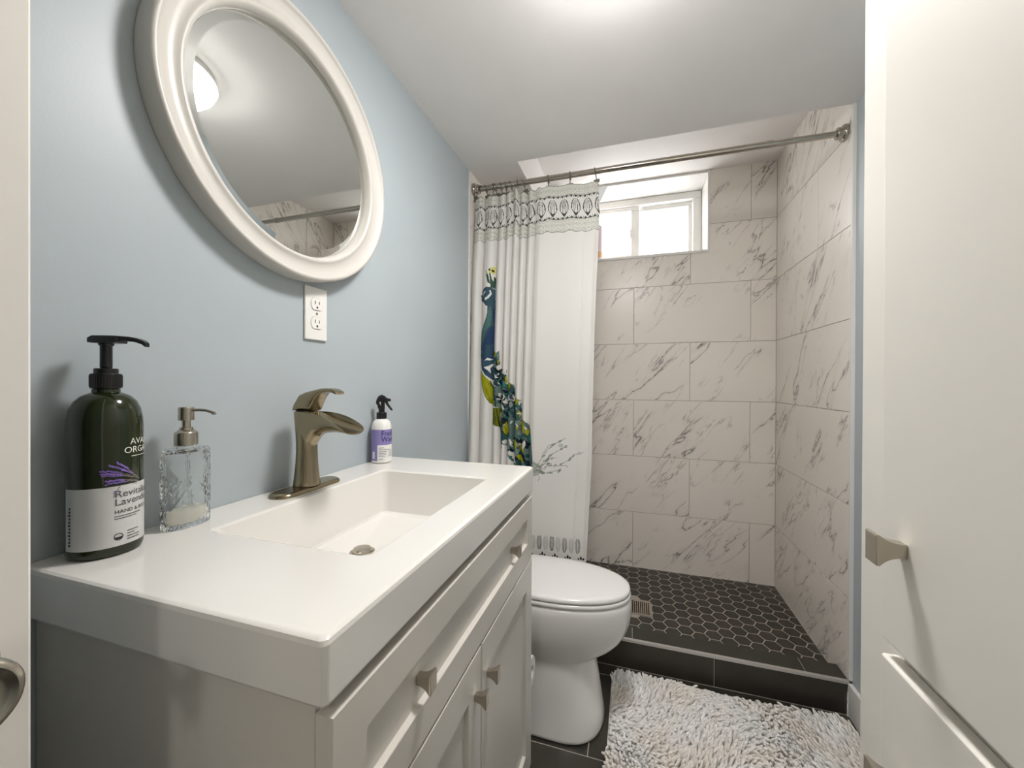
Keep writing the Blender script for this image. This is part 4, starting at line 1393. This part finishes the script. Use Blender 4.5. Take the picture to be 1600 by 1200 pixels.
def speckle(m):
    paint(m, '#e0ded5')
    cx_, cz_ = np.floor(P / 9.0), np.floor(D / 9.0)
    fx_, fz_ = P / 9.0 - cx_ - 0.5, D / 9.0 - cz_ - 0.5
    k1 = (np.abs(np.abs(fx_) - 0.27) < 0.10) & (np.abs(fz_) < 0.30)
    k2 = (np.abs(fx_) + np.abs(fz_) < 0.17)
    odd = ((cx_ + cz_) % 2) > 0
    paint(m & k1 & odd, '#8f9089', 0.8)
    paint(m & k2 & ~odd, '#80827a', 0.8)
    paint(m & (np.abs(fz_) > 0.44), '#b4b4ac', 0.4)


speckle(D < 46)
speckle((D > 146) & (D < 200))
for base, sg_ in ((57, -1), (136, 1)):
    f_ = ((P / 19.0) % 1.0) - 0.5
    h_ = (D - base) * sg_ * -1 if sg_ < 0 else (D - base)
    hh_ = np.abs(D - base)
    side = (D < base) if sg_ < 0 else (D > base)
    paint(side & (hh_ < 11) & (np.abs(f_) * 19 < hh_ * 0.75) & (hh_ > 1), '#4b4d49')
    paint(side & (hh_ < 12) & (np.abs(f_) > 0.40), '#8a8c84', 0.7)
paint((D < 2.5), '#8e8f86', 0.6)
paint(np.abs(D - 201 - 2.0 * np.sin(P / 8.0)) < 1.6, '#7a7b74', 0.8)
# pods
XP = P
per = 49.0
off = 328.5 - 12.0
cx_ = np.round((XP - off) / per) * per + off
u = XP - cx_
v = D - 98.0
in_ = (v > -36) & (v < 40)
wid = np.where(v < 10, 17.5 * np.sqrt(np.clip(1 - ((v - 6) / 42.0) ** 2, 0, 1)), 17.5 * np.clip(1 - (v - 10) / 30.0, 0, 1))
edge = np.abs(np.abs(u) - wid)
paint(in_ & (edge < np.where(v < 6, 2.0, 1.5)) & (np.abs(v) < 38), '#3a3b38')
paint(in_ & (np.abs(u) < wid) & (np.abs(np.abs(u) - 0.42 * wid) < 1.3) & (v > -26) & (v < 20), '#55564f')
paint(in_ & (np.abs(u) < 1.1) & (v > -34) & (v < 8), '#6a6b64')
paint(in_ & (np.abs(u) < wid) & (v > 20) & (np.abs(v - 20 - np.abs(u) * -0.8 - 12) < 6), '#4a4b46')
# hem motifs near the foot
k = 0
x_ = 30.0
while x_ < 530:
    dark = k % 2 == 0
    for q in range(13):
        zc_ = 503 - q * 4.4
        w_ = 9.0 * math.sqrt(max(0.0, 1 - ((q - 6) / 6.6) ** 2)) + 1
        for sgn in (-1, 1):
            stroke([(x_ + sgn * 1.6, zc_), (x_ + sgn * w_, zc_ + 4.5)], 1.05, '#2f302d' if dark else '#9b9d96', 1.0 if dark else 0.7)
    if k % 2 == 0:
        for dx_, dz_, h_ in ((-9, -4, 3.5), (0, 0, 8), (9, -4, 5)):
            leaf(x_ + dx_ + 13, 433 + dz_, h_, 4.2, PI / 2, '#1d1e1c')
    x_ += 26.5
    k += 1

# build the sheet
me = bpy.data.meshes.new('shower_curtain')
co = np.stack([Xg, Yg, Zg], -1).reshape(-1, 3)
me.vertices.add(NS * NZ)
me.vertices.foreach_set('co', co.astype(np.float32).ravel())
ii = np.arange(NZ - 1)[:, None] * NS + np.arange(NS - 1)[None, :]
quads = np.stack([ii, ii + 1, ii + NS + 1, ii + NS], -1).reshape(-1, 4)
me.loops.add(quads.size)
me.loops.foreach_set('vertex_index', quads.ravel().astype(np.int32))
me.polygons.add(len(quads))
me.polygons.foreach_set('loop_start', (np.arange(len(quads)) * 4).astype(np.int32))
me.polygons.foreach_set('use_smooth', np.ones(len(quads), bool))
me.update(calc_edges=True)
at = me.color_attributes.new('fabric_print', 'FLOAT_COLOR', 'POINT')
Cl = np.where(C <= 0.04045, C / 12.92, ((C + 0.055) / 1.055) ** 2.4)
at.data.foreach_set('color', np.concatenate([Cl.reshape(-1, 3), np.ones((NS * NZ, 1))], 1).astype(np.float32).ravel())


def cloth_mat(name, attr=None, color='#e6e3de', trans=0.18):
    m = bpy.data.materials.new(name)
    t = NT(m)
    if attr:
        a = t.n('ShaderNodeAttribute', attribute_name=attr)
        csock = a.outputs['Color']
    else:
        nz = t.noise(20.0, t.pos(), 2)
        c = lin(color)
        csock = t.ramp(nz, [(0.3, tuple(x * 0.97 for x in c[:3]) + (1,)), (0.7, c)])
    t.l(csock, t.b.inputs['Base Color'])
    t.b.inputs['Roughness'].default_value = 0.85
    t.b.inputs['Specular IOR Level'].default_value = 0.2
    t.bump(t.noise(900, t.pos(), 2), 0.08, 0.0004)
    tr_ = t.n('ShaderNodeBsdfTranslucent')
    t.l(csock, tr_.inputs[0])
    mx = t.n('ShaderNodeMixShader')
    mx.inputs[0].default_value = trans
    out = [n for n in t.t.nodes if n.type == 'OUTPUT_MATERIAL'][0]
    t.l(t.b.outputs[0], mx.inputs[1])
    t.l(tr_.outputs[0], mx.inputs[2])
    t.l(mx.outputs[0], out.inputs[0])
    return m


me.materials.append(cloth_mat('printed_curtain_cotton', 'fabric_print'))
cu_ = bpy.data.objects.new('shower_curtain', me)
COL.objects.link(cu_)
tag(cu_, 'white fabric shower curtain printed with a blue green peacock, gathered to the left', 'shower curtain')

# liner behind it
NL, ML = 90, 60
lv_, lf_ = [], []
for j in range(ML + 1):
    t = j / ML
    z = 1.985 - t * 1.80
    for i in range(NL + 1):
        s = i / NL
        x = 0.012 + s * 0.500
        y = 1.728 + 0.010 * math.sin(s * 44)
        zz = z
        if s > 0.86 and t < 0.06:
            q = (s - 0.86) / 0.14
            x += 0.100 * q * (1 - t / 0.06 * 0.55)
            y -= 0.020 * q
        lv_.append((x, y, zz))
for j in range(ML):
    for i in range(NL):
        a = j * (NL + 1) + i
        lf_.append((a, a + 1, a + NL + 2, a + NL + 1))
ln = MB().add(lv_, lf_)
tag(obj('shower_liner', ln, cloth_mat('white_liner_vinyl', None, '#eef0f0', 0.35), None, 80), 'plain white shower liner behind the printed curtain, corner poking out by the window', 'shower liner')

# shampoo bottle on the window sill
M_PINK = mat('pale_pink_plastic', '#e3cfd4', 0.3, var=0.02)
M_PEACH = mat('peach_label', '#e0b48c', 0.4, var=0.03)
HXs, HYs, HZs = 0.505, 2.455, 1.8812
sh = thing('shampoo_bottle', 'pale pink pump bottle with peach band on the window sill behind the curtain edge', 'bottle', (HXs, HYs, HZs))
obj('body', MB().lathe([(0.0, 0.0002), (0.030, 0.0002), (0.032, 0.003), (0.032, 0.215), (0.029, 0.228), (0.014, 0.236), (0.0, 0.236)], (HXs, HYs, HZs), 36), M_PINK, sh)
obj('band', MB().lathe([(0.0322, 0.03), (0.0323, 0.031), (0.0323, 0.066), (0.0322, 0.067)], (HXs, HYs, HZs), 36), M_PEACH, sh)
obj('pump', MB().lathe([(0.0, 0.2362), (0.014, 0.2362), (0.014, 0.250), (0.006, 0.252), (0.005, 0.268), (0.0, 0.268)], (HXs, HYs, HZs), 24).box((HXs - 0.008, HYs - 0.036, HZs + 0.2675), (HXs + 0.008, HYs + 0.010, HZs + 0.277), 0.003), M_WHITEP, sh)

# ------------------------------------------------------------------ built-in cabinet beside the camera
lc = thing('linen_cabinet', 'tall cream painted cabinet with square knobs at the right edge of the picture', 'cabinet', (1.2, 0.04, 0.0))
cy0, cy1 = -0.42, 0.5156
XC = 0.955
XD = 0.940
cb_ = MB()
cb_.box((XC + 0.02, cy1 - 0.018, 0.0), (1.4455, cy1 - 0.0004, ZC - 0.001), 0)
cb_.box((XC + 0.02, cy0, 0.0), (1.4455, cy0 + 0.018, ZC - 0.001), 0)
cb_.box((1.43, cy0 + 0.018, 0.0), (1.4455, cy1 - 0.018, ZC - 0.001), 0)
obj('carcass', cb_, M_CREAM, lc)
ff = MB()
dy0, dy1 = -0.345, 0.450
ff.box((XC, 0.435, 0.0), (XC + 0.0198, cy1, ZC - 0.001), 0.0015)
ff.box((XC, cy0, 0.0), (XC + 0.0198, -0.330, ZC - 0.001), 0.0015)
for za, zb in ((0.0, 0.11), (0.66, 0.70), (0.885, 0.92), (2.03, ZC - 0.001)):
    ff.box((XC + 0.0002, -0.330, za), (XC + 0.0196, 0.435, zb))
obj('face_frame', ff, M_CREAM, lc)
for nm, za, zb, ky, kz in (('door', 0.9090, 2.045, 0.4175, 1.0024), ('drawer', 0.685, 0.8945, 0.4175, 0.800), ('drawer', 0.100, 0.670, 0.4175, 0.60)):
    p_ = MB().box((XD, dy0, za), (XC - 0.0004, dy1, zb), 0.003, seg=3)
    dd = obj(nm, p_, M_CREAM, lc, 25)
    knob(dd, XD, ky, kz, -1)

# ------------------------------------------------------------------ open entry door at the left edge
dl = thing('door_1', 'open cream painted door at the left edge of the picture with a satin nickel knob', 'door', (0.245, -0.535, 0.0), kind='structure')
e_ = Vector((0.28, 0.174, 0))
h_ = Vector((0.2455, -0.535, 0))
dv = (e_ - h_).normalized()
nv = Vector((dv.y, -dv.x, 0))
Ld = (e_ - h_).length


def dpt(s, n, z):
    q = h_ + dv * s + nv * n
    return (q.x, q.y, z)


lf = MB()
c = 0.0015
T = 0.035
rings = []
for z, ins in ((0.010, c), (0.010 + c, 0.0), (2.03 - c, 0.0), (2.03, c)):
    rings.append([dpt(0 + ins, -T + ins, z), dpt(Ld - ins - c, -T + ins, z), dpt(Ld - ins, -T + c + ins, z), dpt(Ld - ins, -c - ins, z), dpt(Ld - c - ins, -ins, z), dpt(0 + ins, -ins, z)])
obj('leaf', lf.loft(rings, cap0=True, cap1=True), M_CREAM, dl)
kn = MB()
ks, kz = Ld - 0.0462, 0.9445
rings = []
for r, hh in ((0.0, 0.0002), (0.0300, 0.0002), (0.0305, 0.003), (0.0290, 0.006), (0.0130, 0.0085), (0.0105, 0.012), (0.0105, 0.028), (0.0150, 0.034), (0.0230, 0.040), (0.0262, 0.046), (0.0265, 0.050), (0.0250, 0.0535), (0.0222, 0.0545), (0.0195, 0.0525), (0.0170, 0.0500), (0.0120, 0.0490), (0.0, 0.0487)):
    rings.append([tuple(Vector(dpt(ks + r * math.cos(2 * PI * i / 48), hh, kz + r * math.sin(2 * PI * i / 48)))) for i in range(48)])
obj('knob', kn.loft(rings, cap0=True, cap1=True), M_NICKEL, dl, 50)
lt = MB()
rings = []
for s_ in (Ld - 0.001, Ld + 0.0012):
    rings.append([dpt(s_, -0.029, kz - 0.028), dpt(s_, -0.006, kz - 0.028), dpt(s_, -0.006, kz + 0.028), dpt(s_, -0.029, kz + 0.028)])
lt.loft(rings, cap0=True, cap1=True)
rings = []
for s_, w_ in ((Ld + 0.001, 0.006), (Ld + 0.0035, 0.0045)):
    rings.append([dpt(s_, -0.0175 - w_, kz - 0.008), dpt(s_, -0.0175 + w_, kz - 0.008), dpt(s_, -0.0175 + w_, kz + 0.008), dpt(s_, -0.0175 - w_, kz + 0.008)])
lt.loft(rings, cap0=True, cap1=True)
obj('latch', lt, M_NICKEL, dl)

# ------------------------------------------------------------------ chenille bath rug
rx0, rx1, ry0, ry1 = 0.640, 1.426, 1.035, 1.588
ru = thing('bath_rug', 'shaggy white chenille bath rug on the dark tile floor', 'rug', ((rx0 + rx1) / 2, (ry0 + ry1) / 2, 0.0))
M_PILE = bpy.data.materials.new('white_chenille')
t = NT(M_PILE)
n_ = t.noise(7.0, t.pos(), 3)
rr_ = t.n('ShaderNodeNewGeometry').outputs['Random Per Island']
c_a = t.ramp(n_, [(0.35, lin('#f8f1e8')), (0.60, lin('#fbf9f7'))])
c_b = t.ramp(rr_, [(0.0, (0.86, 0.86, 0.86, 1)), (1.0, (1.06, 1.06, 1.06, 1))])
t.l(t.mix(1.0, c_a, c_b, 'MULTIPLY'), t.b.inputs['Base Color'])
t.b.inputs['Roughness'].default_value = 0.95
t.b.inputs['Specular IOR Level'].default_value = 0.15
t.bump(t.noise(700, t.pos(), 2), 0.5, 0.001)
obj('backing', MB().loft([rrect(rx0 + 0.006, rx1 - 0.006, ry0 + 0.006, ry1 - 0.006, 0.035, z, 8) for z in (0.0006, 0.0075)], cap0=True, cap1=True), M_PILE, ru)
sp_ = 0.0102
gx, gy = np.meshgrid(np.arange(rx0 + 0.008, rx1 - 0.007, sp_), np.arange(ry0 + 0.008, ry1 - 0.007, sp_))
gx = gx + (np.arange(gx.shape[0])[:, None] % 2) * sp_ * 0.5
px_ = (gx + RNG.uniform(-0.003, 0.003, gx.shape)).ravel()
py_ = (gy + RNG.uniform(-0.003, 0.003, gy.shape)).ravel()
dxc = np.maximum(np.maximum(rx0 + 0.042 - px_, px_ - (rx1 - 0.042)), 0)
dyc = np.maximum(np.maximum(ry0 + 0.042 - py_, py_ - (ry1 - 0.042)), 0)
ok = (np.hypot(dxc, dyc) < 0.034) & (px_ < rx1 - 0.009)
px_, py_ = px_[ok], py_[ok]
NP = len(px_)


def field(x, y, s, seed):
    r = np.random.default_rng(seed)
    v = np.zeros_like(x)
    for k in range(7):
        fx_, fy_, p_ = r.normal(0, s), r.normal(0, s), r.uniform(0, 6.28)
        v += np.sin(x * fx_ + y * fy_ + p_)
    return v


ang = field(px_, py_, 9.0, 1) * 0.75 + RNG.normal(0, 0.45, NP) - 1.3
lean = np.clip(1.25 + 0.16 * field(px_, py_, 14.0, 2) + RNG.normal(0, 0.18, NP), 0.35, 1.35)
Ln = RNG.uniform(0.023, 0.032, NP)
rad = RNG.uniform(0.0040, 0.0050, NP)
# keep the tufts inside the outline by the wall and curb
K, Sd = 5, 6
cen = np.zeros((NP, K, 3))
dirx, diry = np.cos(ang), np.sin(ang)
inx = np.where(px_ > rx1 - 0.03, -1.0, 0.0)
dirx = np.where(inx < 0, -np.abs(dirx) * 0.6, dirx)
iny = np.where(py_ > ry1 - 0.025, 1.0, 0.0)
diry = np.where(iny > 0, np.clip(diry, -1, 0.35), diry)
cx_, cy_, cz_ = px_.copy(), py_.copy(), np.full(NP, 0.0065)
for k in range(K):
    cen[:, k] = np.stack([cx_, cy_, cz_], -1)
    th = lean * (0.35 + 1.0 * k / (K - 1))
    th = np.minimum(th, 1.62)
    st_ = Ln / (K - 1)
    cx_ = cx_ + st_ * np.sin(th) * dirx
    cy_ = cy_ + st_ * np.sin(th) * diry
    cz_ = np.maximum(cz_ + st_ * np.cos(th), 0.005)
tan = np.gradient(cen, axis=1)
tan /= np.linalg.norm(tan, axis=2, keepdims=True) + 1e-9
side = np.stack([-diry, dirx, np.zeros(NP)], -1)
side /= np.linalg.norm(side, axis=1, keepdims=True) + 1e-9
side = np.repeat(side[:, None, :], K, 1)
upv = np.cross(side, tan)
rk = np.array([0.85, 1.0, 1.0, 0.92, 0.55])
vv = np.zeros((NP, K, Sd, 3))
for s in range(Sd):
    a = 2 * PI * s / Sd
    vv[:, :, s] = cen + (rad[:, None] * rk[None, :])[:, :, None] * (math.cos(a) * side + math.sin(a) * upv)
vv[..., 2] = np.maximum(vv[..., 2], 0.0012)
vv[..., 0] = np.minimum(vv[..., 0], 1.4295)
vv[..., 1] = np.minimum(vv[..., 1], 1.6205)
base = (np.arange(NP) * K * Sd)[:, None, None]
kk = np.arange(K - 1)[None, :, None] * Sd
sI = np.arange(Sd)[None, None, :]
q = np.stack([base + kk + sI, base + kk + (sI + 1) % Sd, base + kk + Sd + (sI + 1) % Sd, base + kk + Sd + sI], -1).reshape(-1, 4)
caps = (np.arange(NP) * K * Sd + (K - 1) * Sd)[:, None] + np.arange(Sd)[None, :]
me = bpy.data.meshes.new('pile')
loc_ = np.array(ru.location)
me.vertices.add(NP * K * Sd)
me.vertices.foreach_set('co', (vv.reshape(-1, 3) - loc_).astype(np.float32).ravel())
loops = np.concatenate([q.ravel(), caps.ravel()])
me.loops.add(len(loops))
me.loops.foreach_set('vertex_index', loops.astype(np.int32))
starts = np.concatenate([np.arange(len(q)) * 4, len(q) * 4 + np.arange(NP) * Sd])
me.polygons.add(len(starts))
me.polygons.foreach_set('loop_start', starts.astype(np.int32))
me.polygons.foreach_set('use_smooth', np.ones(len(starts), bool))
me.update(calc_edges=True)
me.materials.append(M_PILE)
po = bpy.data.objects.new('pile', me)
COL.objects.link(po)
po.parent = ru
po['kind'] = 'stuff'
